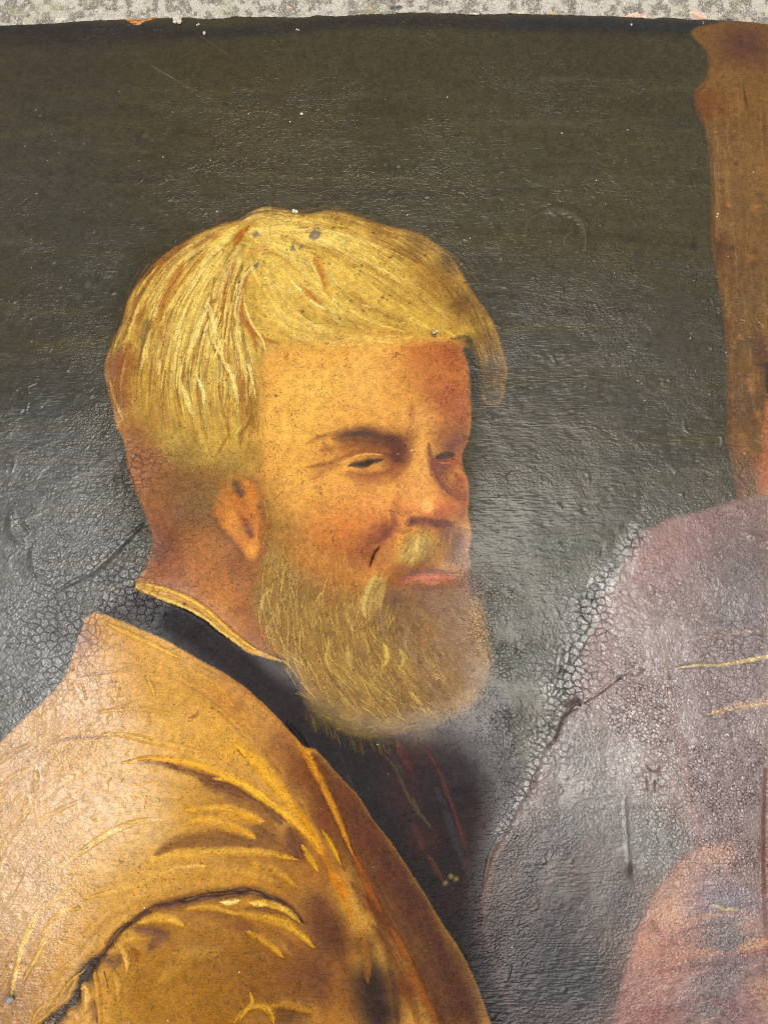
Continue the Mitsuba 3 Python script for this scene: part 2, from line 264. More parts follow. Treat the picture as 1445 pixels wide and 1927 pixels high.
for _ in range(90):
    x, y = R.uniform(116, 160), R.uniform(20, 165)
    L.blob(x, y, R.uniform(.5, 2.2), R.choice([(84, 54, 34), (70, 44, 34), (172, 118, 56), (186, 130, 66), (96, 70, 62)]), R.uniform(.25, .6))
L.stroke(pts([133.8, 189.4, 131.7, 177.3, 127.7, 173, 129.1, 162.5, 132, 146.5, 132.3, 127.9, 131.1, 109.7, 132, 94, 133.8, 76.4, 133.6, 54.8, 132.2, 27.4, 133.9, 10.9]), (86, 49, 28), .8, .55, .9, .5, taper='none')
L.poly(pts([147.7, 56.5, 150, 59.1, 223.1, 67.7, 220.6, 45.2, 151, 44.6, 147.4, 45.9]), (50, 46, 48), 1.2, .9, within=True, clip=False)
L.poly(CFACE, (160, 100, 64), 1.2, clip=False)
L.blob(*(144.8, 17), 6, (160, 92, 52), .6, within=False)
L.blob(*(143.7, 0.7), 5, (196, 120, 76), .6, within=False)

# the companion's coat, its colours lightened to carry the sky glare
L.poly(COMP, (134, 106, 96), 1.4)
for p, c, r, a in [((114.9, -11.4), (145, 101, 98), 16, .7), ((100.6, -19.3), (152, 106, 102), 14, .6), ((132.3, -19.3), (101, 87, 87), 16, .8), ((132.9, -39), (94, 85, 87), 16, .8), ((91.7, -39), (145, 119, 115), 16, .6), ((84.8, -62), (147, 117, 113), 16, .7),
                   ((100.9, -50.6), (138, 126, 121), 14, .6), ((72.2, -88.2), (101, 99, 98), 18, .8), ((87.6, -84.5), (133, 117, 113), 15, .7), ((65.5, -113.7), (70, 72, 74), 18, .85), ((86.3, -113.7), (101, 103, 102), 18, .85), ((54, -120.9), (60, 60, 63), 14, .85), ((97.2, -120.9), (110, 117, 113), 12, .7),
                   ((62.7, -142), (58, 60, 63), 20, .9), ((52.7, -164.4), (42, 42, 44), 20, .9), ((71.1, -164.4), (48, 50, 52), 18, .9), ((83.2, -138.5), (70, 74, 78), 14, .8), ((42.1, -147.2), (50, 42, 40), 8, .8), ((116.1, -88.2), (143, 117, 106), 16, .6), ((126.8, -99.2), (133, 106, 95), 14, .6), ((110, -27.2), (129, 103, 102), 12, .6)]:
    L.blob(*(p), r, c, a)
for _ in range(160):
    x, y = R.uniform(40, 170), R.uniform(-190, 0)
    n = R.uniform(4, 12)
    L.stroke([[x - n * .5, y - n], [x, y], [x + n * .3, y + n]], R.choice([(166, 147, 139), (110, 101, 100), (152, 119, 115), (96, 96, 98)]), R.uniform(.8, 2.2), R.uniform(.1, .28), .9, .7)
L.poly(pts([102, -47.7, 104, -71.5, 107.2, -84.5, 109.5, -102.9, 111.4, -119.4, 130.5, -128, 156.7, -128, 164, -42.9, 118.8, -44.8]), (122, 96, 96), 1.4, .55, clip=False, within=True)
L.stroke(pts([101.8, -44.8, 102.6, -54.4, 104.1, -69.6, 106.3, -78.9]), (196, 156, 96), .5, .55, .8, .5)
L.stroke(pts([104, -71.5, 107.2, -84.5, 109.5, -102.9, 111.8, -120.9]), (150, 96, 74), 1.0, .75, .9, .4)
L.stroke(pts([106.7, -57.8, 114.2, -56.7, 122, -56.7, 131.8, -55.2, 141.6, -53.3]), (236, 204, 110), 1.0, .85, .6, .4, taper='in')
L.stroke(pts([110.8, -47.9, 120.7, -45.9, 132.5, -44.8, 144.3, -43.6]), (196, 156, 110), .8, .5, .8, .5)
L.stroke(pts([117.9, -74.3, 124.8, -72.4, 132.6, -70.7, 144.3, -69.2]), (226, 166, 92), 1.8, .6, .9, .6)
L.stroke(pts([128.7, -71.5, 134.5, -71.1, 140.4, -70]), (240, 196, 110), .9, .7, .8, .5)
L.stroke(pts([113, -9.4, 120, -25.3, 121.6, -31.2]), (84, 62, 70), 1.2, .5, .9, .5)
L.stroke(pts([136.7, -93.7, 134.5, -113.7, 133.2, -142, 133.3, -155.8]), (112, 66, 58), 1.8, .7, .9, .7)
for p in ((116.8, -107.4, 118.3, -113.7), (112.7, -106.5, 113.9, -111)):
    L.stroke(pts(p), (74, 48, 46), 1.2, .8, .8, .2)
for p, c, w, a in [((47.6, -113.7, 39.6, -135, 38.3, -152.4, 43.4, -169.4, 50.2, -187.8), (46, 41, 43), 7, .9), ((53.9, -124.4, 47.8, -142, 48.2, -161, 54, -182.9), (50, 48, 53), 8, .85), ((62.8, -138.5, 58.5, -155.8, 61.3, -182.9), (52, 52, 58), 9, .75), ((71.5, -152.4, 69, -169.4, 70.3, -182.9), (56, 57, 63), 7, .6)]:
    L.stroke(pts(p), c, w, a, 1.0, .2)
L.bundle([pts([91.1, -9.4, 78.4, -29.2, 69.8, -46.7, 63.7, -65.8]), pts([94.7, -17.3, 82, -37, 74.4, -54.4, 69, -69.6])], 90, [(186, 184, 178), (160, 156, 152), (204, 200, 196)], 1.1, .55, R, .8, .5, 1.6, (0, 1), (.06, .14), False)
L.bundle([pts([67, -71.5, 58.9, -84.5, 51.8, -99.2, 44.8, -111.9]), pts([72.7, -75.2, 66.4, -88.2, 60.2, -102.9, 54.2, -113.7])], 60, [(160, 158, 158), (130, 128, 130), (184, 182, 182)], .9, .45, R, .8, .5, 1.6, (0, 1), (.06, .14), False)
L.stroke(pts([65.5, -48.6, 63.7, -55.4, 62.3, -62, 61, -66.9]), (186, 182, 174), .9, .7, .7, .3, False)
L.stroke(pts([60.3, -64.3, 63.4, -64.7, 66.4, -65.8]), (44, 42, 40), .5, .85, .7, .2, False)
# diagonal seam between the two coats
L.stroke(pts([71.3, -70.7, 65, -75.2, 61.8, -82.3, 56.5, -87.9, 52.8, -97.4, 47.8, -105.6]), (60, 52, 50), .9, .75, .9, .8, False)
L.bundle([pts([71.3, -69.2, 63.5, -73.3, 58.9, -82.7, 52.9, -91.9]), pts([74.7, -71.5, 67.2, -77.1, 63, -86.4, 54.7, -95.6])], 50, [(50, 44, 42), (62, 54, 52)], .3, .7, R, .7, .2, 1.4, (0, .8), (.06, .16), False)
L.stroke(pts([86.4, -61.3, 78.8, -66.8, 72.8, -70.3, 68.1, -72.2]), (84, 62, 62), .6, .8, .8, .3)
L.poly(pts([84.5, -60.5, 88, -60.1, 86.7, -62.8, 84.8, -62.4]), (62, 50, 50), .4, .9, clip=False)
L.blob(*(69.4, -70), 3.6, (62, 48, 48), .85)
L.stroke(pts([65.2, -68.8, 68.7, -66.9, 72.9, -68.1]), (110, 70, 72), .8, .7, .8, .3)
L.stroke(pts([68.1, -72.6, 70.5, -71.5, 72.4, -72.2]), (190, 190, 190), .6, .7, .8, .2)
L.stroke(pts([85.8, -102.9, 85.9, -113.7, 86.2, -122.6, 86.6, -129.4]), (76, 74, 76), .45, .7, .8, .8)
L.blob(*(86.5, -127.6), 2.0, (64, 58, 54), .8)
L.stroke(pts([96.8, -98.9, 100.4, -95.9, 105.4, -91.9]), (72, 62, 62), .45, .8, .8, .2)
L.stroke(pts([94.1, -91.9, 95.2, -93.7, 97.8, -94.1, 98.7, -92.6]), (70, 62, 62), .5, .6, .8, .2)
L.stroke(pts([93.9, -95.9, 93.7, -100.1, 94.8, -102.1, 96.9, -97.4, 96.7, -101.1]), (80, 68, 68), .45, .5, .8, .2)
# the companion's hands
L.poly(HAND, (148, 112, 104), 1.2)
for p, c, r, a in [((117.6, -124.4), (218, 165, 134), 7, .8), ((107.9, -129.7), (189, 137, 107), 7, .8), ((100.3, -140.3), (197, 146, 114), 9, .8), ((92.7, -154.1), (187, 127, 98), 9, .8), ((88.5, -164.4), (159, 118, 111), 10, .7), ((116.8, -136.8), (122, 103, 116), 11, .85), ((126.1, -136.8), (114, 97, 109), 12, .8), ((119.8, -148.9), (97, 97, 94), 11, .85), ((104.7, -154.1), (175, 122, 102), 9, .7),
                   ((127.4, -145.5), (173, 131, 109), 5, .7), ((105.8, -166.1), (150, 110, 104), 10, .7), ((120.6, -164.4), (114, 101, 109), 12, .75), ((110.9, -172.8), (106, 101, 101), 10, .7), ((90.7, -175.3), (142, 92, 84), 12, .8), ((129.5, -167.8), (171, 122, 91), 7, .7), ((123.5, -175.3), (138, 101, 102), 9, .6), ((96.9, -161), (173, 120, 102), 8, .7)]:
    L.blob(*(p), r, c, a)
L.stroke(pts([122.2, -154.1, 126.9, -152.4, 133.5, -151]), (230, 163, 111), 2.6, .8, .8, .5)
L.stroke(pts([123.3, -156.2, 128.6, -154.8, 134.2, -153.8]), (173, 82, 54), 1.0, .7, .8, .4)
L.stroke(pts([114.8, -138.9, 118.8, -140.6, 124.4, -140.6]), (212, 187, 116), .9, .7, .8, .4)
L.stroke(pts([93.4, -143.7, 95, -147.6, 96.8, -149.6]), (106, 62, 45), 1.4, .7, .9, .3)
L.stroke(pts([98.9, -137.8, 99.5, -141]), (122, 73, 52), .9, .6, .9, .3)
L.stroke(pts([105.6, -169.4, 120.1, -171.5, 130.9, -173.7]), (138, 73, 75), 1.2, .6, .9, .6)
L.stroke(pts([87, -174.8, 101.7, -172.8, 112.6, -174.5]), (122, 71, 70), 1.2, .5, .9, .6)
L.stroke(pts([78.5, -178.7, 81.3, -167.9, 84.8, -157.2, 88.4, -147.9, 93.5, -137.6, 100.3, -128.9, 106.9, -122.1]), (114, 77, 75), .6, .6, .9, .4, taper='none')
for _ in range(260):
    x, y = R.uniform(90, 165), R.uniform(-215, -128)
    n = R.uniform(2, 7)
    L.stroke([[x - n, y - n * .2], [x, y], [x + n, y + n * .3]], R.choice([(199, 152, 130), (106, 82, 91), (153, 105, 98), (122, 114, 117)]), R.uniform(.5, 1.5), R.uniform(.25, .5), .85, .7)

for p in ((99.7, -149.8, 110.7, -146.3, 123.7, -145.1), (94.3, -161.3, 108.1, -158.9, 124.6, -158.6), (107.5, -136.8, 117.1, -132.2, 125, -131.5)):
    L.stroke(pts(p), (112, 74, 64), .9, .6, .9, .4)
for p in ((101.4, -146.3, 112.7, -143, 123.9, -142.4), (96.2, -157.2, 108.3, -155.1, 123, -155.1)):
    L.stroke(pts(p), (206, 150, 116), 1.4, .5, .9, .4)
# dark waistcoat
L.poly(WAIST, (40, 35, 38), .9)
for p, c, r, a in [((-82.8, -40.9), (38, 38, 44), 9, .8), ((-52.9, -58.2), (42, 34, 38), 10, .8), ((-31.3, -71.5), (44, 36, 40), 10, .7), ((-15.8, -84.5), (40, 38, 40), 12, .8), ((-0.5, -102.9), (38, 38, 40), 12, .8), ((12.6, -128), (38, 38, 38), 10, .7), ((22.4, -91.9), (58, 48, 52), 12, .7), ((30.2, -84.5), (62, 58, 60), 12, .7),
                   ((39.7, -88.2), (72, 72, 74), 10, .7), ((33.5, -113.7), (60, 46, 46), 10, .7), ((5.3, -90.1), (66, 42, 42), 8, .6), ((7.1, -102.9), (66, 44, 44), 9, .6), ((14.6, -117.3), (70, 42, 40), 7, .6), ((12.9, -82.7), (84, 60, 50), 8, .6), ((-4.3, -78.9), (58, 48, 34), 8, .6), ((29.2, -142), (42, 42, 42), 9, .7), ((25.6, -133.3), (56, 42, 40), 6, .6), ((41.2, -102.9), (72, 66, 66), 8, .6)]:
    L.blob(*(p), r, c, a)
for p, c, w, a in [((3.4, -78.9, 5.6, -86.4, 9.1, -93.7, 11.9, -97.4), (92, 52, 44), 1.8, .55), ((12.9, -84.5, 17.7, -90.1, 21.9, -99.2, 25.1, -108.3, 27.8, -117.3), (106, 52, 42), .8, .65), ((25.1, -108.3, 28.1, -117.3, 29.5, -128, 31.2, -135), (88, 50, 44), 1.0, .6), ((-0.1, -88.2, 4.3, -93.7, 8.6, -102.9, 12.8, -110.1), (96, 84, 60), .8, .55), ((10, -102.9, 12.8, -108.3, 16.9, -113.7), (100, 86, 58), .7, .5),
                   ((9.9, -111.9, 12.7, -117.3, 13.8, -120.9), (92, 54, 46), 1.6, .55), ((15.5, -122.6, 18.2, -127.1, 20.4, -131.5), (108, 68, 50), 1.2, .55), ((34, -135, 35.8, -146.3, 38.6, -155.8, 41.7, -166.1, 45.9, -178.7), (76, 46, 45), 1.8, .6), ((31.2, -136.8, 32.9, -145.5, 35.5, -155.8), (66, 38, 38), 1.5, .6), ((-4.3, -78.9, -0.5, -84.5, 7.1, -95.6), (64, 70, 72), 1.4, .4), ((18.5, -99.2, 24, -113.7, 28.7, -128), (70, 70, 74), 1.5, .4), ((-15.9, -75.2, -6.2, -81.7, 3.4, -84.5), (84, 84, 40), 1.4, .4)]:
    L.stroke(pts(p), c, w, a, .9, .6)
L.stroke(pts([14.4, -135, 20, -140.6, 27.4, -139.6, 34, -136.8]), (52, 40, 36), 1.6, .7, .9, .4)
for p in ((21.6, -131.9), (25.3, -130.6), (23.5, -129.7)):
    L.blob(*(p), .9, (176, 158, 92), .5)
for _ in range(170):
    x, y = R.uniform(-100, 60), R.uniform(-190, -30)
    n = R.uniform(2, 7)
    L.stroke([[x - n * .5, y + n], [x, y], [x + n * .45, y - n]], R.choice([(58, 50, 54), (30, 26, 28), (64, 42, 42), (56, 58, 62)]), R.uniform(.4, 1.2), R.uniform(.2, .45), .9, .7)

# the head
L.poly(HEAD, (158, 98, 46), 1.0)
for p, c, r, a in [((-93.7, 23.2), (150, 96, 50), 12, .8), ((-85.1, 12.9), (152, 94, 50), 14, .7), ((-82.2, -7.4), (134, 78, 48), 12, .8), ((-77.7, -22.3), (160, 94, 58), 10, .8), ((-68.6, 0.7), (126, 88, 46), 12, .8), ((-66, -15.4), (176, 112, 50), 9, .8), ((-59.6, -29.2), (198, 124, 54), 10, .85), ((-49.6, -37), (164, 100, 44), 9, .7), ((-75.7, 3.8), (116, 80, 48), 9, .7), ((-83.9, -15.4), (108, 62, 52), 7, .7), ((-53.9, -21.3), (134, 76, 40), 7, .6), ((-55.2, -44.8), (206, 130, 54), 6, .7), ((-70.6, -25.3), (186, 116, 60), 7, .7), ((-47.4, -46.7), (150, 92, 42), 6, .6), ((-61.4, -35.1), (206, 132, 56), 6, .6)]:
    L.blob(*(p), r, c, a)
for _ in range(60):
    x, y = R.uniform(-95, -45), R.uniform(-55, 25)
    L.stroke([[x, y], [x + R.uniform(-2, 2), y - R.uniform(3, 9)]], R.choice([(176, 112, 60), (128, 80, 48), (190, 122, 62), (110, 72, 46)]), R.uniform(.5, 1.3), .3, .9, .6)
# face
L.poly(FACE, (226, 160, 72), 3.0, clip=False, within=True)
for p, c, r, a in [((-27.2, 48.4), (246, 190, 90), 18, .9), ((-8.7, 54.8), (242, 184, 92), 14, .8), ((-37.2, 33.7), (242, 184, 84), 12, .85), ((-32.7, 12.9), (238, 176, 80), 12, .8), ((-22.7, 12.9), (236, 170, 80), 10, .7), ((-10.5, 6.8), (236, 166, 84), 10, .8), ((-17.1, 64.5), (230, 164, 72), 8, .6), ((11.8, 54.8), (216, 146, 74), 12, .8), ((24.2, 60.8), (154, 78, 46), 14, .95), ((22.4, 41), (176, 102, 62), 9, .75), ((15, 63.4), (196, 116, 58), 8, .7), ((26.5, 47.4), (176, 98, 60), 11, .9), ((30.5, 36.8), (160, 92, 68), 8, .9), ((20.1, 54.8), (200, 124, 64), 9, .6),
                   ((13.8, 35.7), (226, 162, 90), 7, .75), ((1.5, 37.8), (232, 166, 84), 8, .6), ((-16.8, 37.8), (234, 168, 78), 9, .6), ((-1.5, -1.3), (234, 154, 80), 9, .8), ((-14.5, -7.4), (206, 116, 56), 11, .85), ((-0.5, -7.4), (196, 106, 58), 7, .8), ((-24.5, -3.3), (220, 146, 68), 8, .7), ((-24.3, -13.4), (186, 112, 50), 10, .8), ((-36.4, -7.4), (150, 106, 46), 8, .8), ((-44.8, 11.9), (196, 140, 60), 6, .6), ((-40.6, 2.7), (170, 120, 50), 6, .6), ((-6.4, -17.3), (166, 88, 50), 9, .85), ((6.5, 11.9), (228, 158, 84), 7, .75), ((7.9, 0.7), (218, 140, 74), 6, .75), ((-16.3, -19.3), (170, 104, 48), 8, .7)]:
    L.blob(*(p), r, c, a)
L.bundle([pts([-43.8, 57, -21.2, 61.7, 3.6, 62.5, 28.4, 60.8]), pts([-45.5, 42.1, -21, 47.4, 3.6, 47.4, 30.2, 45.2]), pts([-45.2, 27.4, -24.9, 33.7, -4.6, 35.7, 11.7, 35.7])], 130, [(250, 196, 98), (236, 172, 82), (226, 158, 72), (214, 146, 70)], 1.3, .22, R, .9, .8, 2.0, (0, .72), (.08, .2))
L.bundle([pts([-32.7, 12.9, -16.7, 17, -0.5, 12.9, 11.5, 6.8]), pts([-36.5, 0.7, -20.5, 2.7, -4.5, 0.7, 3.5, -3.3]), pts([-36.4, -9.4, -20.4, -11.4, -8.4, -15.4, -0.5, -17.3])], 120, [(236, 166, 84), (214, 130, 66), (196, 112, 58), (226, 150, 76), (186, 104, 56)], 1.2, .26, R, .9, .8, 1.8, (0, 1), (.1, .25))
L.bundle([pts([16, 59.1, 17.1, 48.4, 15.8, 37.8]), pts([29.6, 59.1, 30.7, 48.4, 29.7, 35.7])], 50, [(176, 98, 58), (150, 80, 50), (196, 118, 68), (164, 96, 70)], 1.1, .3, R, .9, .8, 1.4, (0, 1), (.2, .5))
# sockets and brow
for p, c, r, a in [((3.1, 24.9), (98, 56, 48), 7.5, .92), ((5.6, 20.8), (96, 54, 48), 5.5, .85), ((-4.6, 26.1), (128, 78, 54), 6.5, .8), ((-11.7, 27), (150, 96, 56), 5, .6), ((-13.7, 24.3), (190, 122, 62), 5.0, .6), ((-22.8, 23.2), (200, 132, 64), 4.5, .5), ((9.6, 29.5), (150, 92, 58), 4.0, .6), ((-6.6, 14), (184, 112, 62), 6, .6), ((3.5, 16), (160, 94, 56), 5, .7), ((-24.7, 17), (206, 138, 66), 4.5, .5),
                   ((25.5, 26.1), (112, 70, 64), 8, .92), ((22.5, 19.1), (128, 76, 66), 4.5, .85), ((28.2, 19.5), (176, 100, 74), 3.5, .7), ((-0.1, -7), (128, 72, 54), 4.6, .8), ((-4.9, -11.4), (138, 78, 52), 5, .75), ((-10, -15.4), (158, 90, 54), 4.5, .6), ((29.5, 28.6), (132, 84, 72), 4.5, .8), ((25, 18.7), (160, 90, 68), 3.5, .7), ((30.2, 18.7), (176, 98, 72), 3, .7), ((21.8, 30.5), (170, 104, 70), 4.0, .6)]:
    L.blob(*(p), r, c, a)
for p, c, w, a, s in [((-29.9, 26.1, -24.1, 29.1, -16.8, 30.7, -6.6, 31.6, 1.5, 29.5), (150, 92, 52), 1.8, .6, 1.0), ((-19.6, 28.2, -12.7, 30.1, -4.6, 29.7, 2.5, 27.4, 8.4, 27.8), (96, 60, 48), 4.4, .8, 1.0), ((-16.8, 29.5, -10.3, 30.5, -3.8, 29.7, 1.5, 27.6, 7.2, 27), (78, 58, 52), 2.0, .6, 1.0), ((-12.7, 30.5, -6.6, 30.1, -1.3, 28.4), (62, 60, 62), 1.0, .6, 1.0), ((0.7, 22.4, 4.8, 24.5, 8.4, 25.7), (78, 44, 44), 2.3, .8, 1.0), ((3.9, 18.7, 6, 21.6, 8.4, 25.7), (100, 56, 48), 1.8, .65, 1.0), ((2.3, 29.1, 4.8, 24.1, 6, 18.3), (98, 56, 46), 4.4, .85, 1.0), ((8.4, 29.5, 9.6, 24.1, 9.2, 19.1), (136, 82, 54), 3.0, .6, 1.0),
                      ((-29.8, 17, -20.7, 18.9, -13.7, 21.8, -6.6, 23.9, 2.5, 23.9), (136, 74, 46), 1.3, .75, 1.0), ((-26.7, 11.9, -23.5, 15.8, -16.7, 18.5), (156, 88, 52), 1.8, .55, 1.0), ((-14.6, 15.8, -6.6, 14, 1.5, 15.8, 6, 19.5), (142, 84, 54), 1.5, .6, 1.0), ((-26.7, 11.9, -24.6, 8.8, -23.8, 6.4), (170, 104, 62), 1.4, .45, 1.0)]:
    L.stroke(pts(p), c, w, a, s, .2)
# nose
for p, c, r, a in [((14.9, 23.2), (230, 164, 90), 4.5, .8), ((15.2, 15), (232, 168, 92), 5.0, .85), ((9.1, 6.8), (222, 150, 80), 5.0, .6), ((30.1, 12.9), (198, 104, 78), 3.0, .8), ((30.8, 5.8), (190, 96, 76), 3.0, .8), ((14.7, 5.2), (238, 162, 86), 8.0, .95), ((20.7, 3.1), (226, 138, 80), 5.6, .9), ((25.1, 1.7), (190, 108, 76), 3.6, .8), ((8.5, -0.9), (212, 130, 72), 4.5, .85), ((15.5, -0.9), (214, 126, 76), 4.5, .85), ((21.5, -0.9), (190, 106, 74), 4.0, .8), ((5.9, -4.3), (214, 132, 74), 3.0, .8), ((16.7, 2.1), (252, 198, 112), 2.2, .85), ((14.5, 4.8), (246, 178, 96), 3.6, .7), ((29.5, -0.9), (150, 84, 74), 3.6, .8)]:
    L.blob(*(p), r, c, a)
for p, c, w, a, s in [((16.9, 27, 17.7, 21.6, 19.3, 15.4, 22.4, 10.1, 25.6, 6.4), (116, 68, 62), 1.7, .85, 1.0), ((19.5, 20.8, 22.1, 14, 25.6, 8.4, 28.4, 4.4), (126, 74, 66), 5.0, .85, 1.0), ((7.9, -4.9, 9.5, -2.9, 11.9, -2.3, 15.5, -2.9, 20.3, -3.7, 25.5, -3.7), (104, 62, 60), 1.3, .85, 1.0), ((9.1, -4.9, 10.7, -3.5, 13.5, -3.9), (80, 50, 54), 1.2, .85, .9), ((15.5, -4.1, 20.7, -4.9, 26.7, -4.5), (124, 72, 68), 1.6, .75, 1.0), ((12.1, -1.1, 13.5, 1.1), (176, 96, 56), .6, .6, .9),
                      ((2.5, 1.1, 3.9, -2.3, 3.7, -5.3, 1.1, -8.2, -3.3, -11.8), (122, 68, 54), 2.0, .7, 1.0), ((2.5, 0.3, 3.1, -3.3), (98, 56, 48), .8, .75, .9), ((3.9, -6.2, 6.9, -7.4, 10.7, -6.6), (160, 92, 60), 1.2, .7, 1.0)]:
    L.stroke(pts(p), c, w, a, s, .15)
L.stroke(pts([-16.7, 27.8, -6.6, 27, 2.5, 24.5, 8.6, 23.2]), (112, 66, 48), 3.6, .65, 1.0, .2)
L.stroke(pts([-24.8, 23.7, -14.7, 24.9, -4.6, 24.1, 3.1, 23.2]), (160, 96, 54), 2.6, .6, 1.0, .2)
L.stroke(pts([-14.6, 14.6, -6.5, 12.9, 2.5, 14.6, 8.6, 18.7]), (160, 92, 54), 3.0, .6, 1.0, .2)
L.stroke(pts([9.7, 33.7, 10.9, 38.3, 10.1, 43.1]), (178, 108, 62), 2.4, .5, 1.0, .2)
L.stroke(pts([27.3, 15, 30, 7.8, 29.9, -0.3]), (146, 78, 64), 3.0, .75, 1.0, .1)
L.stroke(pts([8.7, -5.3, 13.5, -4.1, 19.5, -4.5, 25.9, -4.5]), (98, 58, 56), 2.0, .75, 1.0, .1)
L.stroke(pts([5.9, 6.8, 4.5, 1.7, 3.5, -2.3]), (186, 110, 62), 2.0, .5, 1.0, .1)
L.blob(*(14.6, 5.6), 5.0, (244, 170, 90), .6)
L.blob(*(16.3, 2.3), 2.2, (252, 196, 110), .7)
EYES = [pts([-14.6, 18.5, -11, 20.1, -5.8, 21.2, -0.5, 20.8, -3.7, 18.5, -7.6, 16.8, -11.6, 17.2]), pts([19.7, 21.2, 22.2, 22, 24.4, 24.1, 26.2, 23.2, 27, 21.6, 23.3, 19.7])]
L.stroke(pts([-13.8, 17.7, -10.2, 18.7, -6.2, 19.1, -0.1, 20.3]), (66, 52, 44), 1.9, .92, .85, 0)
L.stroke(pts([-12.2, 17.9, -7.8, 17.9, -4.1, 19.1]), (50, 44, 40), 1.7, .8, .85, 0)
L.blob(*(-5.8, 19.5), 1.6, (30, 28, 26), .7)
L.blob(*(-11, 18.3), .9, (110, 88, 64), .5)
L.stroke(pts([19.7, 20.8, 23.4, 22, 27.4, 22.2]), (72, 64, 58), 1.9, .9, .7, 0)
L.stroke(pts([23, 23.2, 25.8, 23.2]), (58, 58, 54), 1.5, .75, .8, 0)
L.stroke(pts([-15.5, 18.7, -11.8, 21.2, -5.8, 22.4, -0.1, 21.8]), (240, 184, 84), .55, .9, .8, .1)
L.stroke(pts([-14.2, 16.8, -11, 15.4, -6.6, 15.4, -2.1, 17.5]), (206, 140, 66), .5, .55, .9, .1)
L.stroke(pts([20.5, 19.3, 23.7, 18.9, 27.8, 20.1]), (204, 130, 78), .6, .7, .8, .1)
# under the nose, round the mouth
for p, c, r, a in [((23.8, -7.4), (122, 80, 74), 6, .9), ((29, -11.4), (116, 84, 82), 6.5, .85), ((26.3, -17.3), (112, 84, 80), 6, .8), ((15.5, -5.3), (150, 92, 70), 3.5, .7), ((15.4, -16.4), (130, 92, 66), 7, .75), ((9.4, -21.3), (140, 92, 60), 5, .7), ((32.8, -19.3), (128, 104, 98), 5, .7), ((1.5, -16.4), (176, 110, 60), 5, .6)]:
    L.blob(*(p), r, c, a)

# ear
L.poly(EAR, (204, 126, 50), 1.6, clip=False)
for p, c, w, a in [((-57.3, 12.5, -55.6, 9.7, -53.5, 5.6), (84, 50, 50), 2.6, .95), ((-56.1, 11.3, -54.3, 7.6), (62, 42, 46), 1.8, .75), ((-59.3, 12.9, -60.8, 6.8, -61.8, 0.7, -59.6, -4.1), (200, 120, 50), 1.8, .6), ((-52.5, 12.5, -49.9, 7.6, -49, 0.7), (216, 130, 50), 1.6, .7), ((-52.5, -2.9, -51, -6.2, -49.5, -9.8), (118, 60, 42), 2.2, .9), ((-56.6, 1.7, -53.3, -2.1, -51.2, -4.5), (170, 90, 40), 2.0, .65), ((-49.8, -11.4, -49.4, -14.6, -50.1, -16.6), (230, 156, 62), 3.0, .85), ((-58.6, 2.7, -56.4, -4.3, -53.9, -9.4), (220, 146, 58), 2.4, .7), ((-54.2, 3.8, -51.4, 1.5, -49.7, -2.3), (186, 104, 42), 1.6, .6), ((-64.6, 1.7, -62, -5.3, -56.2, -12.2, -51.7, -17.3), (118, 70, 40), 1.5, .6), ((-46.8, -4.3, -45.1, -11.4, -46.9, -18.3), (140, 84, 42), 1.6, .6), ((-57, 15.4, -59.9, 12.9, -63.2, 6.8), (146, 92, 46), 1.2, .5), ((-48.8, -19.3, -44.2, -15.4), (130, 72, 40), 2.0, .5)]:
    L.stroke(pts(p), c, w, a, 1.0, .1)

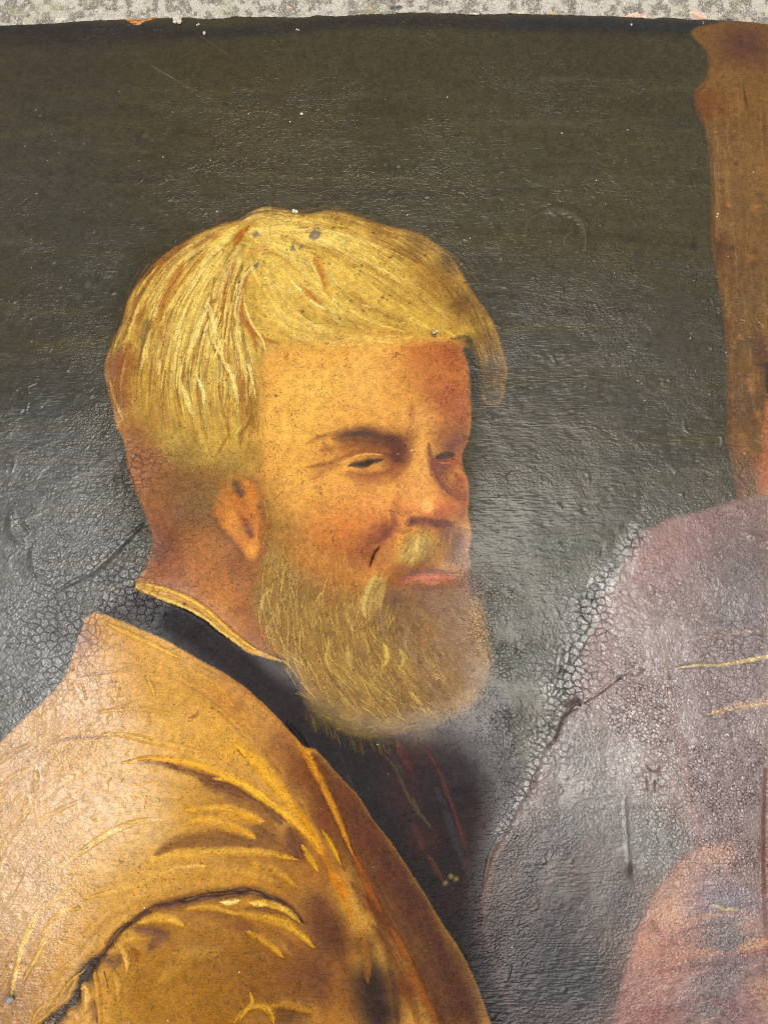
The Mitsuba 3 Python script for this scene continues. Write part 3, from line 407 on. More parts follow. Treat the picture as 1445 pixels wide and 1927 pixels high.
# hair
L.stroke(pts([-46, 62.5, -40.8, 65.6, -33.6, 66.6, -17.1, 68.6, -3.6, 70.3, 12.1, 69, 26.4, 68.6]), (228, 172, 80), 4.0, .6, 1.0, .2)
L.poly(HAIR, (214, 174, 76), 4.2, .92, clip=False, within=True)
for p, c, r, a in [((-103.1, 57), (138, 80, 42), 9, .9), ((-102.4, 44.2), (142, 84, 44), 8, .85), ((-98.2, 76.4), (146, 90, 42), 7, .8), ((-88.7, 96.3), (156, 96, 42), 7, .75), ((-78.6, 106.3), (164, 104, 44), 6, .7), ((-89.5, 67.7), (150, 108, 52), 8, .6), ((-96, 29.5), (150, 98, 52), 10, .9), ((-91.4, 19.1), (148, 94, 52), 10, .9), ((-81.1, 12.9), (144, 98, 52), 10, .85), ((-70.9, 8.8), (134, 98, 50), 10, .8), ((-86.1, 35.7), (166, 124, 58), 9, .7), ((-75.4, 23.2), (156, 124, 56), 9, .7), ((-59, 17), (150, 114, 52), 9, .75), ((-51.1, 23.2), (166, 120, 52), 6, .6),
                   ((-73.6, 85.2), (220, 182, 84), 10, .7), ((-68, 105.2), (236, 198, 96), 10, .7), ((-68.7, 63.4), (226, 194, 96), 11, .8), ((-74.3, 48.4), (220, 188, 92), 11, .75), ((-61.8, 42.1), (196, 166, 74), 9, .6), ((-58.3, 61.2), (212, 176, 86), 7, .6), ((-50.9, 46.3), (160, 122, 56), 5, .7), ((-49.4, 35.7), (150, 108, 50), 4, .7), ((-55.4, 76.4), (190, 146, 70), 6, .5),
                   ((-38.7, 114.2), (232, 190, 86), 9, .75), ((-36.2, 94), (232, 190, 86), 12, .8), ((-38, 78.6), (226, 188, 84), 10, .8), ((-21.4, 85.2), (234, 194, 88), 11, .75), ((-17.4, 105.2), (236, 190, 80), 12, .8), ((-2.6, 96.3), (226, 184, 80), 12, .75), ((9.9, 85.2), (206, 164, 70), 11, .7), ((-6.8, 80.8), (224, 182, 82), 9, .7), ((20.4, 91.8), (154, 108, 46), 9, .85), ((30.8, 83), (126, 86, 42), 8, .9), ((12.1, 107.5), (140, 98, 44), 8, .85), ((-0.5, 113.1), (150, 102, 44), 6, .8), ((24.7, 100.7), (112, 80, 42), 6, .8), ((-17.5, 118.3), (170, 122, 50), 5, .7), ((16.1, 75.3), (210, 166, 68), 7, .75), ((28.6, 74.2), (180, 136, 60), 6, .7), ((40.9, 67.7), (140, 102, 50), 6, .8), ((43.7, 54.8), (112, 84, 52), 7, .85), ((41.5, 45.2), (84, 72, 56), 6, .85), ((38, 78.6), (140, 100, 46), 5, .7)]:
    L.blob(*(p), r, c, a)
gl = [pts([-57.8, 116.5, -72.4, 110.6, -86.8, 100.3, -97.4, 83.9, -103.1, 66.4, -105.3, 51.4, -102.4, 35.7, -98.7, 26.1]), pts([-56.7, 114.2, -69, 103.9, -79, 89.6, -86.4, 72.1, -89, 54.8, -86.9, 35.7, -82.2, 19.9]), pts([-55.5, 112, -63.9, 96.3, -69.7, 80.8, -74.5, 63.4, -75.9, 46.3, -72.4, 29.5, -66.7, 16.2]), pts([-54.2, 109.7, -59.2, 91.8, -61.2, 76.4, -62.8, 59.1, -62.2, 42.1, -58.1, 27.4, -54.6, 17]), pts([-51.5, 103.4, -55.3, 87.4, -55.7, 72.1, -52, 57, -50.4, 44.2, -52.5, 29.5, -56.6, 17])]
gr = [pts([-53.6, 117.7, -43, 121.5, -26, 119.2, -9, 115.6, 5.8, 109.7, 20.5, 99.8, 31.2, 85.2, 37.9, 72.9]), pts([-53.9, 114.2, -42.9, 117, -26, 115.6, -9, 110.6, 5.8, 102.5, 19.6, 91.4, 29.9, 78.6]), pts([-53.4, 112, -38.6, 111.1, -21.6, 105.2, -4.7, 95.8, 9.9, 85.2, 24.4, 74.2, 30.6, 71.2]), pts([-52.4, 107, -40.5, 100.3, -27.7, 88.7, -17.2, 78.6, -4.7, 72.5, 14, 70.8]), pts([-52.7, 98.5, -49.8, 83, -41.6, 72.9, -29.5, 68.6, -15, 69.5, -0.5, 71.2])]
gk = [pts([33.7, 86.1, 39.4, 75.1, 43.6, 60, 45.3, 43.1]), pts([32, 78.6, 36.8, 67.7, 39, 54.8, 39.5, 41])]
light, mid, dark = [(252, 222, 118), (248, 214, 104), (240, 202, 94), (252, 232, 138)], [(228, 188, 86), (218, 176, 78), (204, 160, 72)], [(146, 104, 46), (160, 106, 46), (132, 96, 44), (164, 96, 40)]
L.bundle(gl, 130, mid + dark, 1.9, .55, R, .9, .6, 1.5)
L.bundle(gr, 150, mid + dark[:1], 1.9, .3, R, .9, .6, 1.8)
L.bundle(gl, 120, light, 1.5, .42, R, .9, .6, 1.2, (0.06, 0.8), (.15, .4), lift=0.4)
L.bundle(gr[1:], 130, light, 1.6, .36, R, .9, .6, 1.5, (0.0, 0.75), (.12, .35), lift=0.35)
L.bundle(gl[1:], 130, light, .5, .55, R, .85, .5, 1.0, (0.1, 0.85), (.1, .3), lift=0.6)
L.bundle(gr, 120, light + mid, .5, .42, R, .85, .5, 1.2, (0.02, 0.9), (.08, .25), lift=0.5)
L.bundle(gl, 150, dark, .6, .6, R, .85, .4, 1.0, (0.08, 0.98), (.1, .3), lift=-0.25)
L.bundle(gr, 130, [(156, 112, 50), (172, 122, 52), (142, 96, 42)], .5, .5, R, .85, .4, 1.2, (0.08, 0.98), (.08, .25))
L.bundle(gl[1:], 70, [(186, 160, 80), (160, 132, 60)], .4, .5, R, .85, .3, 1.0, (0.7, 1.0), (.1, .25))
L.bundle(gr[:2], 70, [(132, 92, 42), (110, 76, 38), (176, 130, 58)], .5, .5, R, .85, .4, 1.4, (0.5, 1), (.1, .3))
L.bundle(gk, 70, [(150, 112, 54), (126, 92, 46), (104, 78, 44), (164, 126, 64)], .5, .5, R, .9, .4, .8, (0, 1), (.25, .6))
L.bundle([pts([-58.9, 118.3, -48.6, 123.4, -34.6, 122.4, -17.5, 122.9, -1.2, 117.4, 14.3, 112.9, 26.9, 103.4, 35, 88.5]), pts([-57.8, 116.5, -47.3, 121.5, -34.5, 120.2, -17.5, 121.1, -1.2, 115.6, 14.3, 110.6, 26, 100.7, 33.7, 86.3])], 60, [(120, 92, 44), (90, 72, 42), (150, 114, 52), (76, 64, 40)], .5, .5, R, .9, .3, 1.0, (0, 1), (.08, .2), False)
L.bundle([pts([-62.1, 117.7, -78.7, 109.7, -92, 99.6, -98.8, 87.8, -104.6, 69.9, -107.9, 54.8]), pts([-59.9, 117, -77, 108.6, -90.5, 98.5, -97, 86.1, -102.8, 68.6, -106.2, 53.5])], 50, [(110, 80, 42), (86, 66, 42), (150, 108, 52), (72, 60, 44)], .5, .5, R, .9, .3, 1.0, (0, 1), (.08, .2), False)
for p, c, w, a in [((-98.5, 80.8, -92.8, 94, -84.8, 103, -78.6, 107.5), (150, 90, 40), 2.2, .75), ((-87.9, 78.6, -85, 87.4, -79.2, 100.7), (184, 108, 40), 2.2, .85), ((-99.1, 67.7, -101, 57, -101.8, 48.4), (160, 92, 40), 2.8, .75), ((-90.8, 76.4, -94.9, 59.1, -98.5, 57), (136, 84, 46), 2.4, .65), ((-86.1, 83.4, -87.9, 76.4, -86.6, 67.7), (174, 106, 44), 1.5, .7), ((-56.6, 113.8, -58.4, 109.7, -59.6, 107.5), (170, 94, 34), 2.0, .85), ((-56, 112.9, -57.2, 112, -53.5, 115.6), (184, 106, 38), 1.6, .85), ((-66.3, 85.2, -67.6, 80.8, -68.6, 74.2), (186, 118, 48), 1.6, .8), ((-58.4, 100.7, -61.8, 89.6, -63.8, 78.6), (186, 118, 50), 1.7, .75), ((-67.4, 86.1, -68.7, 76.4, -67.2, 67.7, -64.1, 61.2, -61, 55.2), (146, 94, 42), 1.0, .85), ((-68.7, 76.4, -70.9, 67.7, -72.7, 59.1), (170, 120, 54), 1.2, .6),
                   ((-53.1, 98.5, -55.4, 89.6, -56, 80.8, -53.9, 73.8, -48.2, 69, -40.6, 66), (176, 104, 42), 1.6, .9), ((-53.8, 76.4, -51.1, 69.9, -49.3, 62.5), (160, 94, 42), 1.2, .75), ((-53.2, 104.1, -49, 105.7, -43.7, 104.3), (208, 148, 72), 2.2, .65), ((-27.5, 101.2, -24.9, 96.3, -22.7, 88.5, -20.6, 84.8), (196, 124, 46), 1.5, .85), ((-27.5, 102.1, -25.3, 98.9, -25.3, 95.8), (200, 130, 50), 2.4, .7), ((-34, 90.5, -29.8, 87, -24.3, 82.1), (196, 124, 48), 1.5, .85), ((-39.2, 97.2, -34, 90.5), (192, 128, 56), 1.1, .6), ((-103.9, 41.2, -101.5, 33.7, -98.7, 27.4, -94.7, 11.9), (196, 130, 62), .9, .7), ((-92.3, 73.2, -93.7, 67.7, -92.5, 77.3), (108, 84, 50), 1.8, .7), ((-17.1, 69.9, -4.7, 71.6, 11.9, 69.9), (190, 130, 58), 1.2, .5)]:
    L.stroke(pts(p), c, w, a, .9, .3)
for p, c, w, a in [((-51.4, 98.9, -55.1, 94, -57, 88.1, -58.4, 79.9), (250, 226, 138), 1.0, .95), ((-54.9, 87.4, -54.3, 81.9, -52.1, 75.3, -47.7, 68.6, -45.5, 61.7), (248, 222, 132), .8, .9), ((-68.6, 85.6, -70.5, 78.6, -73.8, 67.7, -76.9, 61.7), (248, 224, 136), 1.8, .85), ((-68.5, 83, -66.6, 74.2, -63.4, 64.5), (248, 222, 130), 1.4, .85), ((-68.2, 74.2, -66.8, 67.7, -62.8, 60.8, -60.2, 54), (246, 218, 126), .9, .9), ((-90.4, 72.9, -92.4, 67.3, -94, 56.1), (242, 214, 122), 1.2, .9), ((-90.9, 69.9, -92, 63, -91.1, 56.1), (226, 196, 100), .9, .75), ((-100.4, 60.2, -101.3, 53.7, -101.8, 47.4), (238, 204, 108), .8, .85), ((-106.1, 52.2, -103.7, 44.2, -100, 35.7), (240, 200, 108), .9, .85), ((-97.8, 85.2, -94.4, 91.8, -89.2, 98.9), (230, 192, 94), .9, .85), ((-99.5, 76.4, -100, 69.9, -101.3, 62.5), (204, 160, 76), .7, .75),
                   ((-79, 51.4, -75.8, 44.2, -73.1, 37), (248, 224, 134), 1.7, .85), ((-72.5, 53.5, -69.8, 47.4, -69.2, 41.2), (250, 230, 150), 1.2, .9), ((-79.4, 72.1, -81.4, 61.2, -81.8, 50.5), (240, 208, 112), 1.6, .6), ((-63.1, 54.8, -61.2, 49.5, -61.8, 41.2), (242, 214, 120), .9, .85), ((-52.1, 59.1, -51.1, 52.7, -51.7, 45.4), (238, 208, 114), .9, .75), ((-56.5, 57, -58, 50.5, -59, 42.9), (234, 202, 106), .8, .75), ((-64, 110.9, -68, 105.2, -72.4, 97.6), (252, 224, 120), 2.4, .75), ((-58.2, 115.6, -61.9, 112, -66.3, 105.2), (248, 218, 112), 2.4, .75), ((-54.3, 112.7, -50.5, 114.2, -46.7, 113.8), (246, 220, 126), .9, .85), ((-57.8, 118.3, -53.7, 121.5, -47.3, 122.9, -40.5, 121.1), (206, 168, 72), .8, .7), ((-56.5, 117.4, -50.2, 120.2, -42.6, 118.8), (234, 198, 96), 1.2, .75), ((-47.2, 118.8, -38.8, 119.7, -30.2, 118.3, -21.3, 117.9), (226, 186, 84), 1.2, .6),
                   ((-37.2, 92.9, -34, 89.6, -31, 87), (252, 230, 142), .9, .9), ((-30.2, 85.2, -26, 82.1, -22.6, 80.4), (250, 228, 140), .8, .9), ((-29.1, 100.7, -26.5, 95.2, -24.4, 91.4), (246, 216, 118), .8, .85), ((6.8, 82.6, 10.9, 76.4, 19, 72.5), (238, 198, 90), 1.3, .85), ((8.8, 78.6, 16.1, 73.8, 22.7, 71.2), (230, 188, 84), 1.0, .7), ((-6.8, 76.4, -0.5, 73.8, 8.2, 71.2), (234, 192, 90), .9, .65), ((-13, 76.4, -6.7, 71.6, 2, 69), (224, 174, 80), .8, .65), ((22.3, 72.5, 26.4, 70.3, 28.5, 68.6), (238, 196, 84), .8, .85), ((14.1, 85.2, 22.4, 80.4, 30.3, 76.4), (208, 162, 72), .9, .7), ((-54.3, 33.7, -56.2, 31.1, -57.4, 28.6), (242, 218, 112), .8, .85), ((-50.3, 38.3, -53, 32.4, -55.8, 29.1), (146, 94, 42), .9, .75), ((-59.4, 29.5, -62.9, 23.2, -64.8, 20.8), (156, 100, 46), .9, .75), ((-33.8, 76.4, -25.4, 72.5, -17.1, 72.1), (236, 200, 98), 1.0, .5), ((-46.6, 89.6, -44.3, 83, -40, 76.4), (236, 200, 98), 1.4, .5)]:
    L.stroke(pts(p), c, w, a, .8, .4, lift=.8)
for p, c, r, a in [((-103.1, 57), (134, 78, 42), 7, .6), ((-103.3, 45.2), (140, 84, 46), 7, .6), ((-96.9, 27.4), (150, 96, 52), 8, .75), ((-91.3, 17), (148, 92, 52), 9, .8), ((-81, 9.9), (142, 94, 52), 9, .75), ((-68.8, 6.8), (132, 96, 50), 8, .65), ((-75.4, 21.2), (150, 118, 56), 7, .4), ((22.5, 91.8), (146, 104, 48), 8, .6), ((31.2, 81.9), (118, 84, 44), 7, .7), ((14.2, 107), (132, 96, 46), 6, .6), ((25.8, 99.6), (104, 78, 44), 6, .7), ((-1.6, 113.8), (140, 100, 46), 5, .5), ((41.3, 67.7), (128, 96, 50), 6, .7), ((44, 57), (110, 86, 54), 6, .75), ((41.7, 45.2), (84, 78, 66), 7, .92), ((37.5, 50.5), (72, 66, 54), 4, .8), ((-50.4, 42.1), (156, 118, 56), 4, .6), ((16.3, 94), (176, 134, 58), 7, .4)]:
    L.blob(*(p), r, c, a)
L.bundle(gk, 46, [(160, 122, 62), (134, 100, 52), (98, 76, 48)], .35, .6, R, .8, .3, .8, (0, .92), (.2, .5))
L.bundle([pts([-60, 120.2, -48.6, 124.7, -34.6, 123.8, -17.6, 124.3, -1.2, 118.8, 14.7, 114.2, 28.1, 104.3, 36.7, 89.6, 45.4, 67.7, 48.9, 57, 48.2, 44.2]), pts([-57.7, 115.2, -47.3, 120.2, -34.5, 118.3, -17.5, 118.8, -1.8, 113.3, 12.6, 108.4, 24.7, 98.9, 32.9, 85.2, 39.7, 69.9, 43.6, 57, 43.7, 44.2])], 190, [(70, 66, 48), (78, 72, 54), (98, 78, 46), (120, 92, 46)], .55, .5, R, .85, .3, 1.2, (0, 1), (.04, .1), False)
L.bundle([pts([-62.1, 119.2, -78.8, 111.1, -92.7, 100.7, -99.7, 88.5, -105.9, 70.8, -109.3, 57, -106.9, 44.2, -101.7, 29.5]), pts([-59.9, 115.6, -76.5, 107, -89.2, 97.2, -95.7, 85.2, -101.6, 67.7, -105, 54.8, -103.7, 44.2, -98.9, 31.6])], 150, [(70, 66, 48), (64, 60, 46), (104, 72, 42), (132, 90, 44)], .5, .45, R, .85, .3, 1.2, (0, 1), (.04, .1), False)
L.bundle([pts([37.9, 76.4, 42.9, 65.6, 46.4, 54.8, 45.2, 40]), pts([33.6, 65.6, 36.9, 54.8, 38.7, 40])], 60, [(74, 70, 56), (66, 62, 50), (92, 76, 50)], .6, .5, R, .85, .3, 1.0, (0.2, 1), (.2, .5), False)
L.poly(pts([33.5, 70.3, 35.1, 68.6, 36.7, 62.3, 38.2, 54.8, 37.1, 43.8, 33.8, 42.9, 33.6, 54.8, 33.4, 63.4, 30.5, 67.7]), (58, 54, 44), 2.0, .9, clip=False)
L.stroke(pts([32.6, 69.5, 30.1, 69, 26.8, 68.2]), (60, 44, 34), .9, .7, .9, .1)
for p in ((-28.9, 112.9, -26, 114.7, -25.1, 111.5, -27.6, 109.3, -30.1, 110.2), (-37.4, 106.1, -36, 107.9, -35.1, 105.2, -36.8, 104.3), (-33, 107.5, -31.8, 107, -32.6, 105.2, -33.9, 105.7), (-51.4, 98.9, -49.3, 100.7, -49.7, 98.1, -50.9, 97.2), (-53, 112, -50.5, 112.9, -49.2, 111.5, -51.7, 110.2)):
    L.poly(pts(p), (124, 114, 98), .5, .85, clip=False)
L.stroke(pts([-51.4, 98.5, -49.3, 100.1]), (54, 44, 38), .7, .9, .6, 0)
L.bundle(gl[1:], 60, [(252, 230, 138), (246, 220, 124)], .55, .8, R, .8, .4, 1.2, (0.15, 0.8), (.08, .22), lift=.7)
L.bundle(gr[1:], 55, [(250, 224, 126), (244, 212, 112)], .55, .7, R, .8, .4, 1.4, (0.05, 0.8), (.06, .16), lift=.6)
L.bundle(gl, 60, [(128, 88, 40), (150, 92, 40)], .6, .6, R, .85, .4, 1.2, (0.1, 0.9), (.08, .25))
L.blob(*(19.4, 70.3), 1.6, (60, 48, 34), .8)
for p in ((-20, 114.7), (-4.3, 112.4), (2.4, 102.1), (7.9, 94), (9.9, 83), (-13, 83.9), (16.3, 103), (-47.6, 100.3), (-31.8, 79.5), (-46.3, 77.3), (-45.3, 69.9), (-53.7, 43.8), (-47.7, 64.7), (-41.5, 45.4), (26.4, 68.6), (-17.2, 76.4), (-25.6, 89.6), (-8.9, 98.5), (-38.5, 105.2), (-0.5, 85.2), (-63.8, 105.2), (-67.8, 98.5), (-57.1, 91.8)):
    L.blob(*(p), R.uniform(.35, .8), (84, 52, 36), .8)

L.bundle([pts([-46.3, 76.4, -37.8, 68.6, -25.3, 65.6, -8.8, 66.4, 7.8, 67.7]), pts([-42.3, 85.2, -29.6, 73.8, -12.9, 69, 3.6, 69, 22.3, 69.5])], 150, [(236, 194, 92), (220, 172, 80), (198, 146, 66), (240, 204, 110)], .7, .5, R, .9, .3, 1.4, (0, 1), (.1, .25))
L.bundle([pts([-51.9, 54.8, -48.9, 46.3, -49.8, 33.7, -47.1, 23.2]), pts([-46.6, 57, -45.6, 46.3, -46.9, 33.7, -45.1, 23.2])], 60, [(206, 160, 70), (180, 136, 60), (226, 172, 80), (160, 116, 52)], .5, .5, R, .9, .3, 1.2, (0, 1), (.15, .4))
# beard
L.poly(BEARD, (160, 121, 60), 2.6, .92, clip=False)
for p, c, r, a in [((-40, -25.3), (144, 100, 43), 8, .75), ((-32, -31.2), (136, 100, 45), 9, .75), ((-18.2, -31.2), (158, 99, 46), 8, .7), ((-23.9, -46.7), (135, 100, 45), 12, .7), ((-4.4, -50.6), (138, 102, 46), 12, .65), ((-12.1, -65.8), (135, 106, 48), 10, .7), ((3.4, -69.6), (126, 93, 46), 9, .65), ((7.3, -42.9), (115, 82, 54), 9, .75), ((15.2, -33.1), (118, 86, 63), 7, .75), ((25.1, -35.1), (127, 100, 82), 8, .75), ((24.9, -48.6), (129, 99, 75), 10, .75), ((15.1, -56.3), (126, 97, 59), 9, .65), ((30.6, -60.1), (129, 104, 81), 8, .7), ((18.8, -67.7), (120, 95, 64), 8, .65), ((-21.7, -73.3), (95, 81, 41), 6, .7), ((-6.2, -78), (90, 77, 41), 5, .7), ((11.1, -75.2), (109, 84, 55), 6, .65), ((32.1, -28.2), (117, 93, 84), 6, .7), ((-0.5, -30.2), (122, 73, 52), 4, .7), ((4.4, -33.1), (93, 64, 55), 4.5, .75), ((-12.2, -40.9), (160, 111, 50), 8, .5), ((-35.7, -46.7), (149, 104, 45), 7, .6), ((3.4, -56.3), (158, 122, 57), 8, .5)]:
    L.blob(*(p), r, c, a, within=False)
L.stroke(pts([-41.4, -7.4, -32.2, -17.3, -20.2, -25.7, -6.4, -29.6]), (190, 126, 58), 6.0, .6, 1.0, .3)
L.stroke(pts([5.4, -30, 19.2, -30.8, 31.8, -29.6]), (148, 104, 80), 3.6, .55, 1.0, .3)
gb = [pts([-42.9, 0.7, -44.2, -15.4, -46.6, -29.2, -44.3, -42.9, -37.5, -54]), pts([-37.1, -13.4, -38, -29.2, -36.1, -44.8, -30.4, -60.1, -20.5, -73.3]), pts([-26.2, -25.3, -28.4, -37, -26.2, -52.5, -17.9, -67.7, -6.2, -78.2]), pts([-16.3, -27.2, -18.5, -39, -15.1, -54.4, -6.3, -67.7, 5.3, -78.2]), pts([-6.4, -31.2, -7.9, -42.9, -3.4, -58.2, 5.3, -69.6, 14.9, -76.3]), pts([1.5, -35.1, 2.4, -46.7, 7.7, -58.2, 15.4, -67.7, 24.6, -73]), pts([15.2, -35.1, 17.5, -46.7, 21.3, -58.6, 28.9, -66.6]), pts([31, -31.2, 33.2, -42.9, 34.9, -54.4, 32.4, -65.8])]
L.bundle(gb[:7], 190, [(180, 140, 66), (132, 94, 44), (120, 86, 42), (164, 120, 58), (190, 152, 74)], 1.5, .4, R, .95, .5, 1.8, (0, 1), (.15, .4), False)
L.bundle(gb[5:], 90, [(168, 132, 98), (120, 88, 64), (156, 112, 78), (176, 142, 110)], 1.3, .36, R, .95, .5, 1.6, (0, 1), (.15, .4), False)
L.bundle(gb[:6], 190, [(200, 166, 84), (214, 182, 92), (184, 150, 72)], .42, .5, R, .9, .3, 1.8, (0, 1), (.08, .22), lift=0.5)
L.bundle(gb, 130, [(100, 70, 36), (112, 76, 42), (128, 88, 44)], .45, .45, R, .9, .2, 1.8, (0, 1), (.08, .22), False)
L.bundle([pts([-44.8, 12.9, -43.3, 0.7, -44.3, -11.4, -46, -23.3]), pts([-38.5, 0.7, -37.1, -13.4, -38, -25.3, -39, -37])], 50, [(172, 134, 60), (140, 104, 48), (190, 156, 76)], .5, .45, R, .9, .3, 1.4, (0, 1), (.15, .35))
L.stroke(pts([13.9, -8.2, 11.8, -13.8, 8.6, -18.9]), (166, 128, 68), 4.6, .8, .9, .4)
L.stroke(pts([-1.7, -23.7, -3.6, -29.2, -4.4, -39.8]), (160, 122, 62), 3.2, .75, .9, .4)
L.bundle([pts([9.9, -8.2, 7.9, -13.4, 4.3, -18.9, -0.1, -22.9]), pts([13.9, -7.4, 12.2, -13.4, 9.4, -19.3]), pts([18.2, -7.4, 16.6, -13.8, 13.8, -20.1])], 110, [(200, 168, 92), (222, 190, 108), (180, 146, 78), (152, 116, 62)], .6, .55, R, .85, .4, .9, (0, 1), (.3, .7), lift=.4)
L.bundle([pts([-2.1, -22.5, -5.2, -27.2, -7.2, -33.1, -8.3, -40.1]), pts([0.3, -22.5, -2.5, -28, -3.6, -33.9, -4, -40.9]), pts([2.7, -22.9, 0.3, -28.4, -0.9, -34.3, -0.5, -40.1])], 80, [(190, 156, 82), (206, 172, 92), (168, 132, 70), (146, 108, 56)], .6, .5, R, .85, .4, .9, (0, 1), (.3, .6), lift=.4)
L.stroke(pts([3.9, -20.1, 1.1, -22.5, 3.1, -25.7]), (176, 106, 54), 1.6, .55, .9, .2)
L.bundle([pts([14.7, -7.8, 12.6, -13.4, 9.4, -18.5]), pts([20.6, -7.8, 17.8, -15.4, 15.4, -20.1]), pts([25.4, -8.2, 24.5, -15.4, 22.1, -19.7])], 50, [(176, 142, 82), (150, 112, 74), (190, 158, 96), (124, 92, 76)], .6, .45, R, .9, .4, .8, (0, 1), (.4, .8))
for p, c, w, a in [((-4.1, -24.1, -6.4, -29.6, -7.6, -35.1, -6.8, -39.4), (226, 196, 110), 1.1, .75), ((13.5, -8.2, 11.8, -14.6, 9.4, -19.7), (222, 190, 104), 1.0, .75), ((-42.3, -29.2, -44.6, -32, -45.3, -37), (214, 188, 96), .7, .8), ((-39.7, -39, -42.8, -42.1, -43.5, -45.2), (190, 160, 78), .6, .7), ((-24, -39, -25.9, -43.2), (214, 188, 90), .6, .8), ((-20.4, -48.6, -21.1, -54.4, -18.7, -60.5), (206, 172, 84), .7, .7), ((-13, -48.6, -13.3, -54.4, -11.4, -59.4), (206, 172, 84), .8, .7), ((-0.5, -48.6, 1.1, -52.5, -0.5, -57.8), (224, 192, 94), .9, .8), ((5.4, -50.6, 7.3, -54.4, 5.3, -58.6), (216, 182, 92), .9, .8), ((-6.3, -50.6, -4, -57.1), (206, 170, 82), .7, .7), ((8.8, -65.8, 13, -70.5, 15.3, -74.1), (200, 164, 86), .8, .75), ((-0.5, -73.3, 1.8, -76), (206, 172, 88), .7, .8), ((-25.6, -69.6, -19.7, -74.7, -11.2, -78.6), (100, 94, 38), 1.6, .65), ((-4.4, -39, -2.1, -40.9, -1.7, -36.2), (112, 78, 58), 1.8, .6)]:
    L.stroke(pts(p), c, w, a, .9, .3, False)
for _ in range(110):                                               # the ragged lower edge
    t = R.random()
    a, b = (570 + 340 * t, 1320 + 60 * math.sin(3.14 * min(1, t * 1.25)))
    x, y = (a - 722.5) * .2, -(b - 963.5) * .2 - 3
    L.stroke([[x, y + 3], [x + R.uniform(.2, 1.5), y], [x + R.uniform(.5, 2.5), y - R.uniform(1, 4)]], R.choice([(120, 96, 48), (86, 70, 40), (60, 48, 36), (104, 72, 42)]), R.uniform(.3, .7), .35, .85, .2, False)
for p in ((-0.5, -79.3, 3.4, -80.8, 9.1, -79.3), (-4.3, -80.1, -2, -82.7)):
    L.stroke(pts(p), (150, 74, 40), .8, .6, .9, .3, False)
L.bundle(gb[:7], 300, [(208, 178, 92), (218, 190, 104), (194, 162, 80)], .34, .5, R, .85, .4, 1.8, (0, 1), (.1, .22), False, lift=.45)
L.bundle([pts([31, -31.2, 34.7, -42.9, 36.1, -54.4, 33.2, -65.8, 24.6, -74.3]), pts([35, -29.2, 37.9, -42.9, 38.8, -56.3, 35.5, -66.8, 25.7, -76.3])], 60, [(150, 120, 96), (120, 96, 78), (168, 136, 104)], .5, .4, R, .85, .3, 1.0, (0, 1), (.08, .2), False)
L.bundle([pts([-28.6, -63.9, -18.8, -73.3, -6.2, -77.5, 11.1, -75.2, 26.5, -70.5]), pts([-28.5, -68.6, -18.7, -77.8, -6.2, -82.3, 11, -79.7, 28.4, -74.3])], 90, [(140, 112, 56), (110, 88, 46), (92, 78, 40), (160, 128, 64)], .45, .4, R, .85, .3, 1.2, (0, 1), (.06, .16), False)
L.bundle([pts([-40.5, 0.7, -36.3, -11.4, -32.9, -23.3, -32, -31.2]), pts([-28.4, -9.4, -26.3, -19.3, -24.9, -29.2]), pts([-14.4, -15.4, -14.3, -25.3, -15, -35.1]), pts([-6.4, -19.3, -8, -29.2, -9.1, -37])], 130, [(190, 150, 72), (206, 168, 84), (160, 116, 54), (174, 130, 62)], .34, .4, R, .85, .3, 1.8, (0, 1), (.15, .4))
for p, r, c, a in [((21.1, -35.1), 6, (150, 122, 98), .55), ((26.9, -44.8), 7, (152, 122, 96), .5), ((13.3, -37), 6, (138, 104, 72), .5)]:
    L.blob(*(p), r, c, a)
L.stroke(pts([-30.3, -65.8, -23.6, -73.7, -15.9, -78.2, -6.2, -80.4, 4.3, -79.7, 15.9, -76.7, 26.5, -72.2]), (96, 76, 42), 2.6, .6, 1.0, .5, False)
L.bundle([pts([-31.6, -58.6, -23.6, -70, -14, -75.6, 3.4, -76.7, 20.7, -72.6]), pts([-30.3, -65.8, -21.7, -75.2, -10.1, -79.7, 4.3, -79.3, 24.6, -73.3])], 110, [(150, 120, 58), (176, 144, 72), (112, 88, 46), (132, 104, 52)], .4, .5, R, .85, .3, 1.4, (0, 1), (.05, .14), False)
# mouth
L.stroke(pts([5.8, -26.1, 9.4, -25.1, 15.3, -24.3, 21.6, -24.3, 26.8, -24.9]), (150, 88, 72), 2.6, .5, 1.0, .2)
L.stroke(pts([7, -26.5, 10.6, -25.1, 16.3, -24.3, 21.6, -24.1, 26.4, -24.7]), (190, 108, 78), 2.2, .85, .95, .25)
L.stroke(pts([10.4, -25.3, 16.3, -24.5, 20.8, -24.9]), (212, 128, 94), 1.6, .7, .9, .15)
L.stroke(pts([14.9, -26.5, 17.7, -26.8, 20.8, -26.3]), (222, 128, 92), 1.0, .65, .9, .2)
L.stroke(pts([6.6, -24.1, 15.3, -22.5, 23.2, -22.5, 28.4, -22.9]), (104, 74, 70), 1.4, .6, 1.0, .2)
L.stroke(pts([5, -28.4, 6.6, -26.1, 8.2, -24.1]), (140, 80, 68), 1.4, .6, 1.0, .2)
L.stroke(pts([9.4, -28, 15.3, -28.8, 23.2, -28]), (112, 80, 70), 1.6, .5, 1.0, .2)
L.stroke(pts([-1.5, -12.6, -3.7, -15.8, -5.4, -20.7]), (50, 43, 39), .6, .95, .6, 0)

